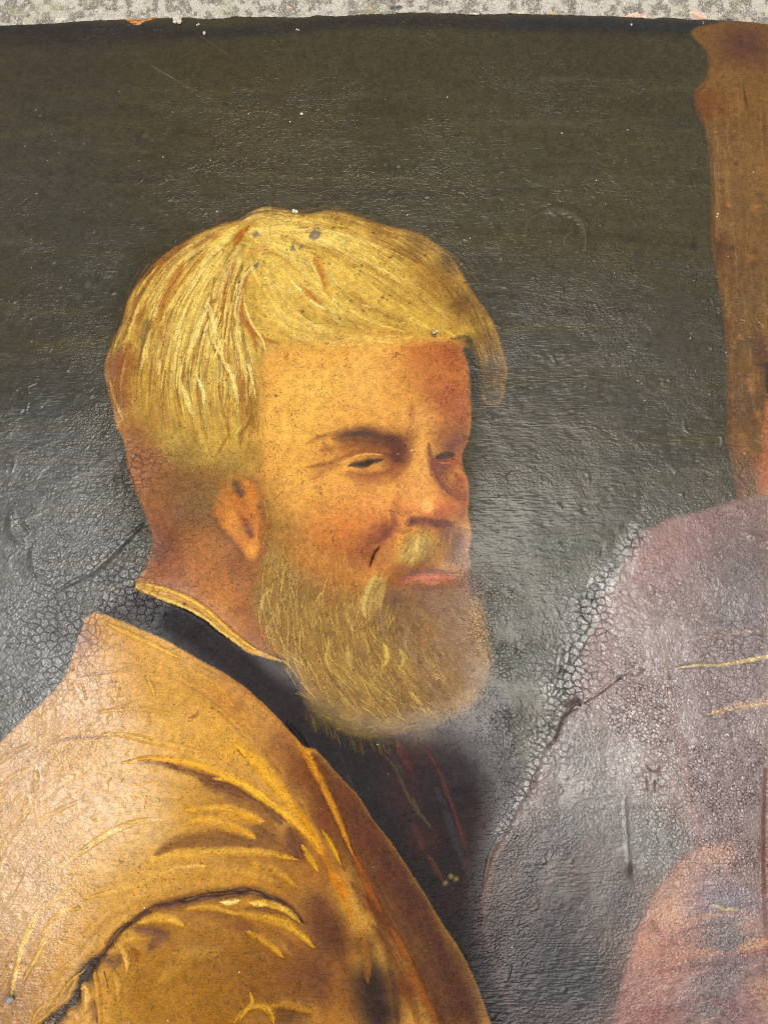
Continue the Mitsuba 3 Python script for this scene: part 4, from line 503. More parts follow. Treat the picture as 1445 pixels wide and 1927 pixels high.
# shirt collar
L.poly(pts([-55.2, -44.8, -49.3, -49.4, -40.4, -54.4, -35.3, -55.9, -31.5, -61.3, -35.5, -56.3, -43.7, -54, -51.8, -51]), (226, 176, 80), .4, .8, clip=False)
L.poly(COLLAR, (214, 160, 66), .35)
L.stroke(pts([-91.7, -27, -83.3, -28.4, -74.3, -31.6, -66.1, -36.2, -60.2, -41.3, -53.6, -46.7, -46.1, -51.7]), (240, 196, 92), .8, .8, .8, .3, taper='none')
L.stroke(pts([-92, -28.2, -83.2, -31.8, -74.2, -35.3, -66, -39.6, -60.2, -44.2, -51.8, -50]), (246, 212, 116), .8, .9, .7, .3, taper='none')
L.stroke(pts([-89.3, -28.2, -79.3, -31.2, -71.3, -35.1, -63.2, -40.9]), (190, 124, 50), .7, .7, .9, .4)
L.blob(*(-73.8, -34.3), 1.1, (110, 60, 30), .9)

# the ochre coat; the cream at its left is glare put into the colour
L.poly(COAT, (207, 151, 63), .6)
for p, c, r, a in [((-130.5, -88.2), (207, 162, 107), 18, .8), ((-125.6, -102.9), (218, 171, 107), 24, .8), ((-127.7, -128), (216, 169, 103), 26, .85), ((-129.7, -152.4), (190, 143, 86), 20, .85), ((-128.3, -171.1), (150, 112, 78), 14, .8), ((-109.6, -52.5), (190, 136, 86), 12, .8), ((-112.8, -46.7), (160, 110, 90), 8, .8), ((-89.8, -58.2), (218, 162, 74), 14, .7), ((-100.9, -69.6), (212, 162, 92), 18, .7), ((-75.7, -71.5), (220, 164, 67), 18, .8), ((-103.1, -99.2), (220, 171, 88), 22, .7), ((-80.1, -102.9), (218, 164, 67), 18, .7), ((-58, -82.7), (220, 160, 51), 14, .8), ((-98.1, -120.9), (218, 169, 80), 24, .7), ((-60.8, -113.7), (195, 136, 45), 16, .7), ((-106.3, -142), (207, 151, 63), 20, .7), ((-79, -129.7), (212, 154, 53), 16, .7), ((-52.9, -128), (205, 145, 41), 14, .7), ((-37.9, -128), (186, 126, 35), 14, .8),
                   ((-46.8, -71.5), (201, 136, 45), 12, .8), ((-36.9, -84.5), (156, 94, 36), 10, .8), ((-58.5, -65.8), (195, 130, 51), 9, .7), ((-30.9, -95.6), (128, 72, 30), 10, .9), ((-21.3, -110.1), (120, 64, 32), 9, .85), ((-13.7, -102.9), (118, 64, 36), 12, .9), ((-6.1, -117.3), (108, 60, 38), 12, .9), ((1.4, -131.5), (98, 56, 40), 12, .9), ((10.7, -142), (92, 54, 40), 12, .9), ((19.8, -159.3), (88, 56, 42), 14, .9), ((25.1, -172.8), (86, 54, 40), 14, .9), ((-22.9, -128), (150, 86, 28), 9, .8), ((-30.5, -120.9), (150, 92, 34), 8, .8), ((-41.9, -117.3), (134, 86, 38), 9, .8),
                   ((-68.5, -159.3), (186, 134, 47), 22, .8), ((-52.1, -152.4), (182, 126, 37), 16, .8), ((-77.1, -172.8), (188, 136, 47), 20, .8), ((-51.7, -169.4), (182, 126, 32), 18, .8), ((-29.9, -155.8), (150, 92, 28), 14, .8), ((-37.6, -143.7), (160, 104, 34), 10, .7), ((-22.7, -142), (120, 66, 30), 9, .8), ((-19, -148.9), (98, 54, 30), 8, .8), ((-22.5, -162.7), (112, 64, 30), 10, .8), ((-15.1, -164.4), (150, 92, 30), 10, .7), ((-18.7, -176.2), (150, 92, 28), 10, .8), ((-11.5, -152.4), (160, 96, 30), 6, .6), ((-9.6, -169.4), (120, 66, 30), 8, .7), ((-33.3, -174.5), (104, 66, 28), 8, .7), ((-4.1, -164.4), (60, 46, 40), 8, .9), ((-1.4, -174.5), (58, 44, 40), 9, .9), ((-6, -152.4), (66, 44, 36), 5, .8), ((6.9, -166.1), (110, 52, 32), 6, .8)]:
    L.blob(*(p), r, c, a)
gc = [pts([-147.5, -113.7, -126.4, -91.9, -104.5, -73.3, -81.7, -65.8, -58.3, -71.5, -42.6, -84.5]), pts([-146.3, -129.7, -125.5, -104.7, -99.9, -88.2, -73.1, -88.2, -49.9, -97.4, -34.5, -110.1]), pts([-144.7, -148.9, -124.4, -120.9, -102.8, -104.7, -76.4, -101.1, -53.4, -108.3, -34.2, -124.4]), pts([-139.7, -166.1, -119.7, -135, -94.6, -117.3, -68.3, -113.7, -45.5, -120.9, -26.6, -135]), pts([-131.5, -177.9, -117, -148.9, -93.8, -131.5, -67.9, -124.4, -45.4, -128, -26.5, -138.5]), pts([-120.3, -181.2, -107, -161, -89.5, -143.7, -63.8, -135, -41.4, -138.5, -22.6, -152.4])]
L.bundle(gc, 260, [(214, 164, 84), (184, 132, 56), (222, 176, 100), (196, 146, 66), (170, 118, 48)], 1.3, .35, R, .9, .6, 2.0, (0, 1), (.12, .4), lift=0.18)
L.bundle([pts([-102.4, -39.9, -78.5, -49.6, -52.8, -63.9, -31.1, -84.5, -15.6, -106.5, -0.5, -135, 14.2, -161, 25, -179.5]), pts([-111.3, -56.3, -81.8, -63.9, -58.2, -77.1, -38.6, -95.6, -25, -115.5, -11.6, -138.5, -0.5, -161, 6.8, -179.5])], 150, [(196, 136, 54), (150, 92, 36), (110, 62, 34), (176, 118, 44)], .9, .25, R, .9, .6, 1.5, (0, 1), (.08, .25))
L.bundle([pts([-19.6, -91.9, -4.2, -113.7, 10.7, -136.8, 25.3, -161, 32.3, -179.5]), pts([-27.2, -91.9, -15.6, -113.7, -4.2, -135, 8.8, -155.8, 21.4, -179.5])], 120, [(124, 74, 50), (84, 48, 36), (140, 92, 66), (96, 60, 44)], .5, .35, R, .9, .5, 1.5, (0, 1), (.05, .16))
for p, c, r, a in [((-68.4, -161), (160, 108, 32), 20, .9), ((-52, -155.8), (150, 98, 26), 14, .9), ((-55.2, -172.8), (152, 100, 24), 16, .9), ((-77.3, -169.4), (166, 114, 34), 14, .75), ((-40.8, -164.4), (134, 84, 26), 12, .85), ((-29.9, -161), (124, 74, 26), 9, .8), ((-56.1, -143.7), (168, 114, 40), 9, .7), ((-33.9, -138.5), (156, 102, 32), 7, .7), ((-47.1, -131.5), (190, 132, 38), 10, .7), ((-64.1, -128), (196, 140, 50), 10, .6), ((-51.2, -119.1), (160, 108, 42), 7, .7), ((-34.1, -128), (160, 104, 30), 8, .7), ((-61.1, -104.7), (190, 136, 50), 9, .6), ((-89.1, -113.7), (214, 166, 86), 14, .7), ((-117.6, -110.1), (220, 174, 118), 18, .7), ((-123.5, -135), (216, 172, 116), 14, .7), ((-101.4, -129.7), (214, 164, 82), 12, .6), ((-110.4, -71.5), (212, 164, 110), 10, .6), ((-130.2, -91.9), (214, 172, 126), 9, .6), ((-82.1, -56.3), (214, 160, 76), 9, .6), ((-75.4, -78.9), (218, 164, 74), 12, .6)]:
    L.blob(*(p), r, c, a)
FOLDS_DARK = [((-120.2, -84.9, -115.5, -83, -111.5, -82.5, -101.9, -82.3, -98.2, -82.7), (150, 104, 72), .7, .7), ((-93.6, -90.6, -82.4, -90.6, -74.5, -92.8, -66.4, -95.2, -54.4, -99.4, -42.5, -105.4, -34.4, -111.6), (120, 72, 38), 1.4, .95), ((-66.3, -96.7, -54.4, -101.1, -44, -105.8, -36.3, -111.9), (112, 68, 38), 3.0, .85), ((-81, -122.6, -74, -118.9, -64.4, -118, -53.1, -118.7, -41.8, -119.8, -30.5, -123), (134, 88, 40), 3.2, .9), ((-71.9, -118.4, -57, -115.9, -43.8, -117.3, -34.3, -121.6), (138, 92, 38), 2.6, .75), ((-66.3, -106.9, -57.2, -107.6, -47.7, -111.2, -40, -117.3), (130, 84, 42), 2.0, .7), ((-61.1, -104.3, -53.5, -105.1, -45.9, -108.3, -38.2, -114.8), (140, 86, 38), 1.6, .5),
              ((-117.3, -178.2, -109.9, -171.5, -105, -164.4, -102.3, -160.3, -98.6, -156.7), (44, 37, 35), 3.0, 1), ((-113.3, -177.9, -106.5, -169.4, -100.7, -158.4, -96.3, -155.5), (54, 41, 38), 3.4, .9), ((-98.6, -156.7, -94.3, -150.7, -92.1, -147.7, -87.8, -144.8), (78, 48, 42), 1.4, .9), ((-92, -148.3, -87.8, -144.8, -79.6, -139.9, -72.6, -138.5, -63.6, -136.4, -57.3, -135.7, -46.3, -134.8, -39.4, -137.1, -33, -140.4, -27.9, -145.1), (66, 38, 34), 2.0, .95), ((-87.8, -144.8, -79.6, -140.6, -71.1, -138.9), (96, 58, 50), 1.8, .6), ((-87.1, -146.9, -81, -147.6, -76.3, -148.9, -79.9, -151.5, -81.6, -154.1), (112, 68, 52), 2.2, .75), ((-96.2, -156.9, -93.4, -157.9, -91.1, -155.8), (100, 62, 54), 2.4, .7), ((-88.1, -153.4, -86.1, -155.8, -85.9, -157.9), (150, 88, 30), 1.6, .8), ((-96.7, -161, -95, -166.1), (96, 60, 48), 1.6, .8), ((-101, -169.4, -99, -172.8, -98.4, -177.4), (110, 70, 56), 1.6, .8), ((-107.2, -172.8, -104.6, -171.1), (104, 70, 60), 1.4, .7),
              ((-82.2, -140.6, -72.9, -141.3, -61.7, -141.7, -50.5, -144.8, -41.1, -149.3, -29.9, -155.8), (140, 88, 36), 2.0, .6), ((-56, -146.3, -44.9, -146.9, -35.6, -150.7, -28.1, -155.8), (136, 84, 36), 2.0, .6), ((-48.8, -140.6, -41.3, -140.6, -33.9, -143.4, -28.2, -147.6), (112, 62, 34), 1.6, .7), ((-49.5, -147.6, -49, -145.5, -48.2, -148.3), (128, 72, 40), 1.4, .6), ((-33.5, -113.7, -31.3, -119.1, -28.6, -124.1), (100, 54, 32), 3.2, .85), ((-34.3, -118.2, -30.5, -122.6), (96, 58, 36), 2.0, .7), ((-29.6, -109.4, -24.9, -117.3, -19.2, -128, -13.5, -138.5), (124, 68, 34), 1.3, .6), ((-130.7, -138.5, -126.7, -128, -119.1, -115.5), (176, 128, 80), .8, .4), ((-6.1, -135, -0.5, -148.9, 3.2, -162.7, 5, -179.5), (72, 46, 40), 1.6, .6), ((-105, -63.9, -101.2, -62.8, -96.4, -62.6), (150, 104, 70), .4, .7), ((-70.7, -75.6, -67.9, -74.5, -67.5, -73.3), (150, 90, 50), .8, .7), ((-68.1, -84.9, -67.7, -85.3), (150, 90, 50), 1.8, .6), ((-52.7, -86.7, -50.9, -88.6), (110, 62, 44), 2.0, .8), ((-83.3, -51.1, -82.4, -51), (170, 92, 62), 1.6, .6), ((-54.5, -71.5, -52.2, -70, -50.7, -69.6), (150, 84, 40), 1.8, .5), ((-114.5, -61.1, -105.3, -59.7, -97.5, -59), (160, 116, 86), .6, .6)]
for p, c, w, a in [((-25.3, -88.2, -13.7, -104.7, -3.3, -119.1, 7.9, -135, 18, -152.4, 27, -169.4, 33.1, -182.9), (74, 43, 31), 5.5, .95), ((-28.2, -90.1, -18.4, -108.3, -8, -126.2, 3.2, -145.5, 14.2, -164.4, 23.1, -182.9), (86, 49, 31), 5.0, .85), ((-35, -84.5, -27.1, -97.4, -19.3, -113.7, -13.6, -128), (116, 64, 32), 3.8, .7), ((-15.7, -99.2, -4.2, -115.5, 8.8, -136.8, 21.6, -155.8), (70, 43, 36), 4.0, .85), ((-24.7, -136.8, -20.5, -143.7, -15.2, -152.4, -13.3, -161), (94, 52, 30), 5.0, .7), ((-27.2, -155.8, -22.5, -164.4, -20.5, -172.8), (108, 62, 30), 4.0, .6), ((-6, -154.1, -3.2, -164.4, -0.8, -179.5), (64, 46, 38), 3.6, .75), ((-36.9, -176.2, -31.5, -173.7, -26, -175.3), (96, 60, 28), 4.0, .65), ((-47.5, -117.3, -40.9, -117.7, -34.3, -120.9), (126, 80, 38), 3.0, .6), ((-13.3, -169.4, -9.9, -176.2), (124, 70, 32), 3.6, .6)]:
    L.stroke(pts(p), c, w, a, 1.0, .25)
L.bundle([pts([-19.6, -91.9, -4.2, -113.7, 10.7, -136.8, 25.3, -161, 32.3, -179.5]), pts([-27.2, -91.9, -15.6, -113.7, -4.2, -135, 8.8, -155.8, 21.4, -179.5])], 120, [(124, 74, 50), (84, 48, 36), (140, 92, 66), (96, 60, 44)], .5, .35, R, .9, .5, 1.5, (0, 1), (.05, .16))
for p, c, r, a in [((-68.4, -161), (160, 108, 32), 20, .9), ((-52, -155.8), (150, 98, 26), 14, .9), ((-55.2, -172.8), (152, 100, 24), 16, .9), ((-77.3, -169.4), (166, 114, 34), 14, .75), ((-40.8, -164.4), (134, 84, 26), 12, .85), ((-29.9, -161), (124, 74, 26), 9, .8), ((-56.1, -143.7), (168, 114, 40), 9, .7), ((-33.9, -138.5), (156, 102, 32), 7, .7), ((-47.1, -131.5), (190, 132, 38), 10, .7), ((-64.1, -128), (196, 140, 50), 10, .6), ((-51.2, -119.1), (160, 108, 42), 7, .7), ((-34.1, -128), (160, 104, 30), 8, .7), ((-61.1, -104.7), (190, 136, 50), 9, .6), ((-89.1, -113.7), (214, 166, 86), 14, .7), ((-117.6, -110.1), (220, 174, 118), 18, .7), ((-123.5, -135), (216, 172, 116), 14, .7), ((-101.4, -129.7), (214, 164, 82), 12, .6), ((-110.4, -71.5), (212, 164, 110), 10, .6), ((-130.2, -91.9), (214, 172, 126), 9, .6), ((-82.1, -56.3), (214, 160, 76), 9, .6), ((-75.4, -78.9), (218, 164, 74), 12, .6)]:
    L.blob(*(p), r, c, a)
FOLDS_DARK = [((-120.2, -84.9, -115.5, -83, -111.5, -82.5, -101.9, -82.3, -98.2, -82.7), (150, 104, 72), .7, .7), ((-93.6, -90.6, -82.4, -90.6, -74.5, -92.8, -66.4, -95.2, -54.4, -99.4, -42.5, -105.4, -34.4, -111.6), (120, 72, 38), 1.4, .95), ((-66.3, -96.7, -54.4, -101.1, -44, -105.8, -36.3, -111.9), (112, 68, 38), 3.0, .85), ((-81, -122.6, -74, -118.9, -64.4, -118, -53.1, -118.7, -41.8, -119.8, -30.5, -123), (134, 88, 40), 3.2, .9), ((-71.9, -118.4, -57, -115.9, -43.8, -117.3, -34.3, -121.6), (138, 92, 38), 2.6, .75), ((-66.3, -106.9, -57.2, -107.6, -47.7, -111.2, -40, -117.3), (130, 84, 42), 2.0, .7), ((-61.1, -104.3, -53.5, -105.1, -45.9, -108.3, -38.2, -114.8), (140, 86, 38), 1.6, .5),
              ((-117.3, -178.2, -109.9, -171.5, -105, -164.4, -102.3, -160.3, -98.6, -156.7), (44, 37, 35), 3.0, 1), ((-113.3, -177.9, -106.5, -169.4, -100.7, -158.4, -96.3, -155.5), (54, 41, 38), 3.4, .9), ((-98.6, -156.7, -94.3, -150.7, -92.1, -147.7, -87.8, -144.8), (78, 48, 42), 1.4, .9), ((-92, -148.3, -87.8, -144.8, -79.6, -139.9, -72.6, -138.5, -63.6, -136.4, -57.3, -135.7, -46.3, -134.8, -39.4, -137.1, -33, -140.4, -27.9, -145.1), (66, 38, 34), 2.0, .95), ((-87.8, -144.8, -79.6, -140.6, -71.1, -138.9), (96, 58, 50), 1.8, .6), ((-87.1, -146.9, -81, -147.6, -76.3, -148.9, -79.9, -151.5, -81.6, -154.1), (112, 68, 52), 2.2, .75), ((-96.2, -156.9, -93.4, -157.9, -91.1, -155.8), (100, 62, 54), 2.4, .7), ((-88.1, -153.4, -86.1, -155.8, -85.9, -157.9), (150, 88, 30), 1.6, .8), ((-96.7, -161, -95, -166.1), (96, 60, 48), 1.6, .8), ((-101, -169.4, -99, -172.8, -98.4, -177.4), (110, 70, 56), 1.6, .8), ((-107.2, -172.8, -104.6, -171.1), (104, 70, 60), 1.4, .7),
              ((-82.2, -140.6, -72.9, -141.3, -61.7, -141.7, -50.5, -144.8, -41.1, -149.3, -29.9, -155.8), (140, 88, 36), 2.0, .6), ((-56, -146.3, -44.9, -146.9, -35.6, -150.7, -28.1, -155.8), (136, 84, 36), 2.0, .6), ((-48.8, -140.6, -41.3, -140.6, -33.9, -143.4, -28.2, -147.6), (112, 62, 34), 1.6, .7), ((-49.5, -147.6, -49, -145.5, -48.2, -148.3), (128, 72, 40), 1.4, .6), ((-33.5, -113.7, -31.3, -119.1, -28.6, -124.1), (100, 54, 32), 3.2, .85), ((-34.3, -118.2, -30.5, -122.6), (96, 58, 36), 2.0, .7), ((-29.6, -109.4, -24.9, -117.3, -19.2, -128, -13.5, -138.5), (124, 68, 34), 1.3, .6), ((-130.7, -138.5, -126.7, -128, -119.1, -115.5), (176, 128, 80), .8, .4), ((-6.1, -135, -0.5, -148.9, 3.2, -162.7, 5, -179.5), (72, 46, 40), 1.6, .6), ((-105, -63.9, -101.2, -62.8, -96.4, -62.6), (150, 104, 70), .4, .7), ((-70.7, -75.6, -67.9, -74.5, -67.5, -73.3), (150, 90, 50), .8, .7), ((-68.1, -84.9, -67.7, -85.3), (150, 90, 50), 1.8, .6), ((-52.7, -86.7, -50.9, -88.6), (110, 62, 44), 2.0, .8), ((-83.3, -51.1, -82.4, -51), (170, 92, 62), 1.6, .6), ((-54.5, -71.5, -52.2, -70, -50.7, -69.6), (150, 84, 40), 1.8, .5), ((-114.5, -61.1, -105.3, -59.7, -97.5, -59), (160, 116, 86), .6, .6)]
for p, c, r, a in [((-25.3, -93.7), (122, 68, 32), 7, .7), ((-13.7, -102.9), (112, 62, 36), 8, .8), ((-6.1, -115.5), (104, 58, 38), 8, .8), ((2.3, -129.7), (96, 56, 40), 8, .8), ((11.6, -143.7), (92, 54, 40), 9, .8), ((19.8, -157.5), (88, 56, 42), 9, .8), ((26.9, -171.1), (86, 54, 40), 10, .8), ((-20.3, -111), (118, 64, 32), 5, .7), ((-29.1, -93.7), (130, 74, 32), 5, .6), ((-36.9, -84.5), (150, 90, 38), 5, .5), ((-22.7, -142), (104, 58, 30), 8, .7), ((-18, -150.7), (88, 50, 32), 7, .75), ((-22.5, -162.7), (104, 60, 30), 8, .7), ((-4.1, -164.4), (56, 44, 40), 8, .85), ((-1.4, -175.3), (54, 42, 40), 8, .85), ((-33.3, -174.5), (98, 62, 28), 6, .7), ((-41.8, -118.2), (130, 82, 38), 5, .6)]:
    L.blob(*(p), r, c, a)
L.bundle([pts([-19.6, -91.9, -4.2, -113.7, 10.7, -136.8, 25.3, -161, 32.3, -179.5]), pts([-25.2, -95.6, -15.6, -113.7, -4.2, -135, 8.8, -155.8, 21.4, -179.5])], 140, [(108, 62, 40), (74, 43, 32), (122, 74, 46), (84, 51, 40)], .4, .4, R, .85, .4, 1.5, (0, 1), (.03, .1))
for p, c, w, a in FOLDS_DARK:
    L.stroke(pts(p), c, w * 1.2, min(1, a * 1.15), .9, .25)
FOLDS = [((-102.6, -41.3, -95.9, -44.4, -84.2, -49.6, -74.4, -54.4), (232, 178, 86), .9, .85, .9), ((-106.3, -41.3, -105, -43.8, -105.2, -47.1), (214, 158, 100), .7, .8, .9), ((-102, -81.2, -94.1, -81.4, -84.4, -83.4, -74.8, -85.3, -65.5, -87.5), (222, 170, 86), 1.0, .8, 1), ((-94, -91.2, -82.4, -89.7, -70.5, -91, -62.6, -93.2, -50.5, -98.1, -42.6, -102.9, -36, -107.2), (230, 166, 56), 1.2, .9, .9), ((-54.1, -84.2, -48.4, -89, -42.8, -94.5, -38.5, -99.6, -34.2, -102.9), (228, 168, 48), 1.2, .9, .9), ((-51.8, -86.4, -46.3, -90.1, -40.4, -96.5, -35, -102.9, -31.5, -108.3), (222, 158, 36), 2.8, .75, .4), ((-67.6, -59.6, -59.5, -65.1, -54.5, -71.5), (214, 150, 62), 1.0, .6, .4),
         ((-35.1, -76.7, -29.4, -83.8, -25.9, -91, -21.8, -99.2, -17.9, -106.7, -13.8, -116, -11, -122.6), (214, 142, 40), 1.2, .9, .7), ((-31.9, -82.7, -28.2, -89.1, -24.1, -97.4), (196, 124, 38), .7, .7, .3), ((-11, -121.9, -6.6, -130.8, -2.7, -139.2, -0.1, -143), (148, 78, 30), 1.4, .85, .5), ((-11.7, -131.5, -6, -138.5, -0.5, -143.7, 4.2, -151.5), (106, 56, 32), 2.2, .8, .3), ((2.3, -146.3, 7.5, -155.5, 11.3, -164.4, 15.6, -172.5, 19.2, -178.7), (146, 82, 34), 1.6, .8, .6), ((-4.2, -145.5, 3.2, -155.8, 8.7, -167.8, 12.3, -178.7), (100, 54, 32), 2.2, .7, .3), ((-61.4, -96.7, -53.4, -97.4, -44.1, -102.9, -34.9, -108.7, -28.2, -114.4, -22.8, -120.2), (232, 172, 52), 1.5, .9, .9), ((-34.9, -105.4, -29.6, -109.8, -25.5, -116.2, -21.9, -122.6), (216, 148, 30), 2.4, .8, .5), ((-22.8, -120.2, -19.6, -126.2, -15.4, -135, -12.4, -141.3, -11.2, -145.5), (196, 122, 26), 1.4, .75, .4),
         ((-29, -119.1, -26.2, -123.7, -22.9, -128), (228, 168, 40), 1.1, .9, .8), ((-21.8, -114.1, -18.3, -119.8, -15.1, -125.8), (222, 158, 30), .8, .85, .7), ((-19, -128, -15.4, -132.2, -12.4, -136.8), (196, 118, 28), 2.0, .7, .3), ((-115.7, -128.3, -111.1, -124.4, -106.4, -121, -96.9, -115.1, -88.1, -111.4, -77.5, -110.7), (236, 190, 108), .9, .95, 1.3), ((-107.5, -137.1, -102.3, -136.4, -89.6, -133.3, -78.8, -129, -73.5, -127.3), (222, 172, 84), .8, .75, 1.0), ((-83.5, -124.8, -73.8, -122.3, -57.7, -121.4, -41.8, -121.8, -30.5, -124.1), (222, 162, 56), 1.5, .85, .9), ((-73.7, -126.9, -66, -126.2, -62.3, -126.6), (234, 184, 96), .6, .8, .8), ((-71.2, -107.2, -58.2, -106.7, -51.5, -107.9, -42.4, -111.4), (228, 166, 56), 1.5, .85, .8), ((-59.1, -109, -50.5, -110.1, -43.5, -111.6), (216, 150, 40), 2.0, .7, .3), ((-70.3, -111.9, -64.5, -110.5, -54.8, -112.5, -45.3, -117.1), (222, 160, 56), 1.4, .85, .8), ((-58.9, -113, -51.4, -114.1, -45.6, -116.9), (212, 146, 40), 1.8, .7, .3),
         ((-125, -111.9, -117.7, -108.3, -108.5, -104.3), (228, 182, 110), .7, .6, 1), ((-127.6, -102.5, -127.7, -106.5, -127.6, -112.3), (232, 192, 124), .9, .7, 1.4), ((-131.6, -104.7, -131.3, -108.3), (222, 180, 120), .6, .6, 1.2), ((-122.7, -101.1, -123.1, -106.5), (226, 182, 116), .5, .6, 1.2), ((-137.3, -98.9, -131.9, -95.2, -124.4, -93), (236, 192, 130), .8, .7, 1.0), ((-125.1, -93.7, -124.1, -97.4, -124.6, -101.1), (232, 190, 124), 1.0, .7, 1.4), ((-115.3, -92.6, -115.8, -95.9), (226, 184, 116), .8, .6, 1.2), ((-113.6, -63, -112.6, -67.7), (232, 186, 124), .6, .8, 1.4), ((-109.7, -63.9, -108.2, -68.8), (236, 190, 124), .7, .8, 1.4), ((-95.9, -63.9, -96.7, -68.5), (232, 184, 106), .6, .8, 1.4), ((-86.2, -61.3, -84.1, -65.1, -83.6, -67.7), (236, 190, 104), .7, .8, 1.4), ((-113.3, -54.4, -113.5, -58.6), (222, 170, 124), .5, .7, 1.2), ((-90, -53.4, -90.3, -56.3), (230, 180, 96), .6, .7, 1.2), ((-109.5, -80.4, -108.6, -82.7), (228, 184, 120), .8, .7, 1.2), ((-85.2, -75.2, -84.3, -77.5), (230, 180, 96), .5, .7, 1.2),
         ((-128.3, -169.4, -127.2, -161, -125.1, -151.4, -121.3, -142.4, -116.3, -138.7, -109.1, -132.7), (234, 188, 100), .9, .85, 1.3), ((-124.3, -164, -122.2, -159.6, -119.7, -155.5, -118, -149.8, -115.8, -144.6, -112.3, -141.3, -106.4, -140.3), (236, 190, 100), .9, .9, 1.4), ((-122.9, -142.7, -117.6, -139.9, -106.4, -139.4), (222, 172, 90), .5, .6, .8), ((-120.6, -177.4, -118.2, -172.8, -112, -169.4, -108.6, -164.4, -103.4, -160.3), (214, 160, 80), .8, .8, 1.2), ((-117.7, -166.1, -112.5, -161, -103.7, -155, -98.3, -152.4), (206, 150, 74), .8, .5, .8), ((-105.2, -161.3, -108.4, -168.1, -113.6, -172.8, -118.8, -177), (214, 160, 80), 1.2, .8, 1.4), ((-129.6, -128, -127.9, -124.4, -127.3, -128.3), (232, 192, 130), .6, .6, 1.2), ((-134, -138.5, -133.4, -136.8), (232, 194, 136), .8, .6, 1.2), ((-128.7, -113.7, -132.9, -120.9, -135.2, -128), (222, 178, 120), .8, .5, .9), ((-120.3, -154.1, -117, -148.9), (206, 150, 76), 1.2, .5, .6), ((-135.6, -122.6, -132.3, -115.5, -125.4, -106.5), (224, 182, 120), .8, .4, .9),
         ((-92.6, -151, -90.5, -154.1, -88.8, -157.9, -89, -161.3), (222, 168, 84), 1.1, .9, 1.6), ((-92.1, -151.7, -88.3, -150, -83.6, -150.3), (206, 148, 64), 1.4, .7, .8), ((-100.1, -160.3, -98.7, -166.1, -97.9, -172.8, -96.9, -178.2), (206, 148, 66), 1.1, .95, 1.8), ((-93.6, -160.3, -91.8, -164.4, -91.1, -170.5), (206, 150, 72), 1.2, .9, 1.6), ((-104.5, -166.4, -103.1, -165.7, -102.1, -169.4, -102.2, -173.7), (222, 168, 90), 1.8, .9, 1.6), ((-108.7, -174.8, -106.3, -173.7, -104.2, -177), (206, 152, 84), 1.6, .8, 1.2), ((-86.1, -145.1, -80.2, -143.4, -73.7, -144.1, -69.4, -146.2), (212, 156, 60), 1.5, .9, 1.0), ((-85.4, -144.8, -76.6, -142.4, -69.9, -145.5), (206, 150, 56), 1.3, .6, .4), ((-57.4, -138, -54.4, -138.3, -50.3, -137.6), (248, 214, 128), 1.0, .95, 1.3), ((-47.7, -138.2, -41.4, -138.5, -33.9, -141.3, -29, -144.8), (230, 176, 66), 1.2, .85, 1.0), ((-47, -138.5, -43.2, -139.2, -40.5, -138.5), (240, 196, 100), .8, .8, .8), ((-70.1, -140.6, -59.9, -139.9, -50.6, -142.4), (214, 158, 60), 1.2, .75, .8), ((-42.6, -142.4, -34.2, -144.8, -28.9, -148.9, -24.1, -153.1), (214, 156, 48), 1.4, .85, .8), ((-52.5, -141.3, -41.3, -143.4, -31.9, -147.6), (204, 146, 46), 1.4, .6, .5), ((-48.2, -147.7, -40.4, -151.4, -34.7, -156.3), (206, 146, 46), 1.3, .8, .8), ((-87.1, -154.1, -86.2, -157.9), (190, 124, 40), .8, .8, .6),
         ((-46.2, -167.4, -45.1, -170.3, -47, -172.8, -49.3, -176.2), (206, 150, 50), .9, .8, 1.0), ((-47.5, -172.8, -42.5, -171.5, -38.8, -173.7, -37.6, -177.4), (206, 148, 46), 1.3, .8, 1.0), ((-39.7, -172.1, -33.3, -171.1, -24.2, -173.7), (186, 126, 38), 1.6, .7, .8), ((-51.4, -177.4, -48.8, -173.7, -46.1, -172), (196, 140, 46), .9, .7, .8), ((-77.5, -164.4, -68.6, -155.8, -55.8, -154.1), (188, 138, 54), 3.0, .4, .2), ((-44.9, -145.5, -37.4, -150.7, -31.8, -155.8), (186, 128, 42), 1.6, .4, .3), ((-7.9, -147.2, -6, -155.8, -5.6, -164.4), (170, 104, 34), 1.6, .5, .4), ((-47.3, -125.3, -37.9, -128, -30.3, -133.3), (206, 148, 44), 1.4, .6, .5), ((-60.3, -128.9, -51, -128, -37.8, -131.5), (208, 152, 56), 1.0, .5, .6), ((-104.5, -73.3, -89.1, -72.4, -75.6, -74.3), (216, 166, 90), .7, .5, .8), ((-81.7, -65.8, -70, -67.7, -58.2, -75.2), (214, 158, 70), .7, .5, .7)]
for p, c, w, a, h in FOLDS:
    L.stroke(pts(p), [min(255, v * f) for v, f in zip(c, (1.05, 1.07, 1.05))], w * 1.5, min(1, a * 1.1), .88, .35, lift=0)
L.stroke(pts([-111.2, -44.8, -114, -53.6, -116.8, -61.6, -123.4, -69.6, -129.5, -74.8, -138.4, -84.2]), (170, 112, 88), .7, .6, .9, .4, taper='none')
L.stroke(pts([-76.6, -49.8, -62.7, -57.5, -48.8, -66.9, -37, -77.8]), (150, 74, 44), .6, .6, .9, .3)
L.blob(*(-128.5, -169.1), 2.2, (80, 64, 52), .8)

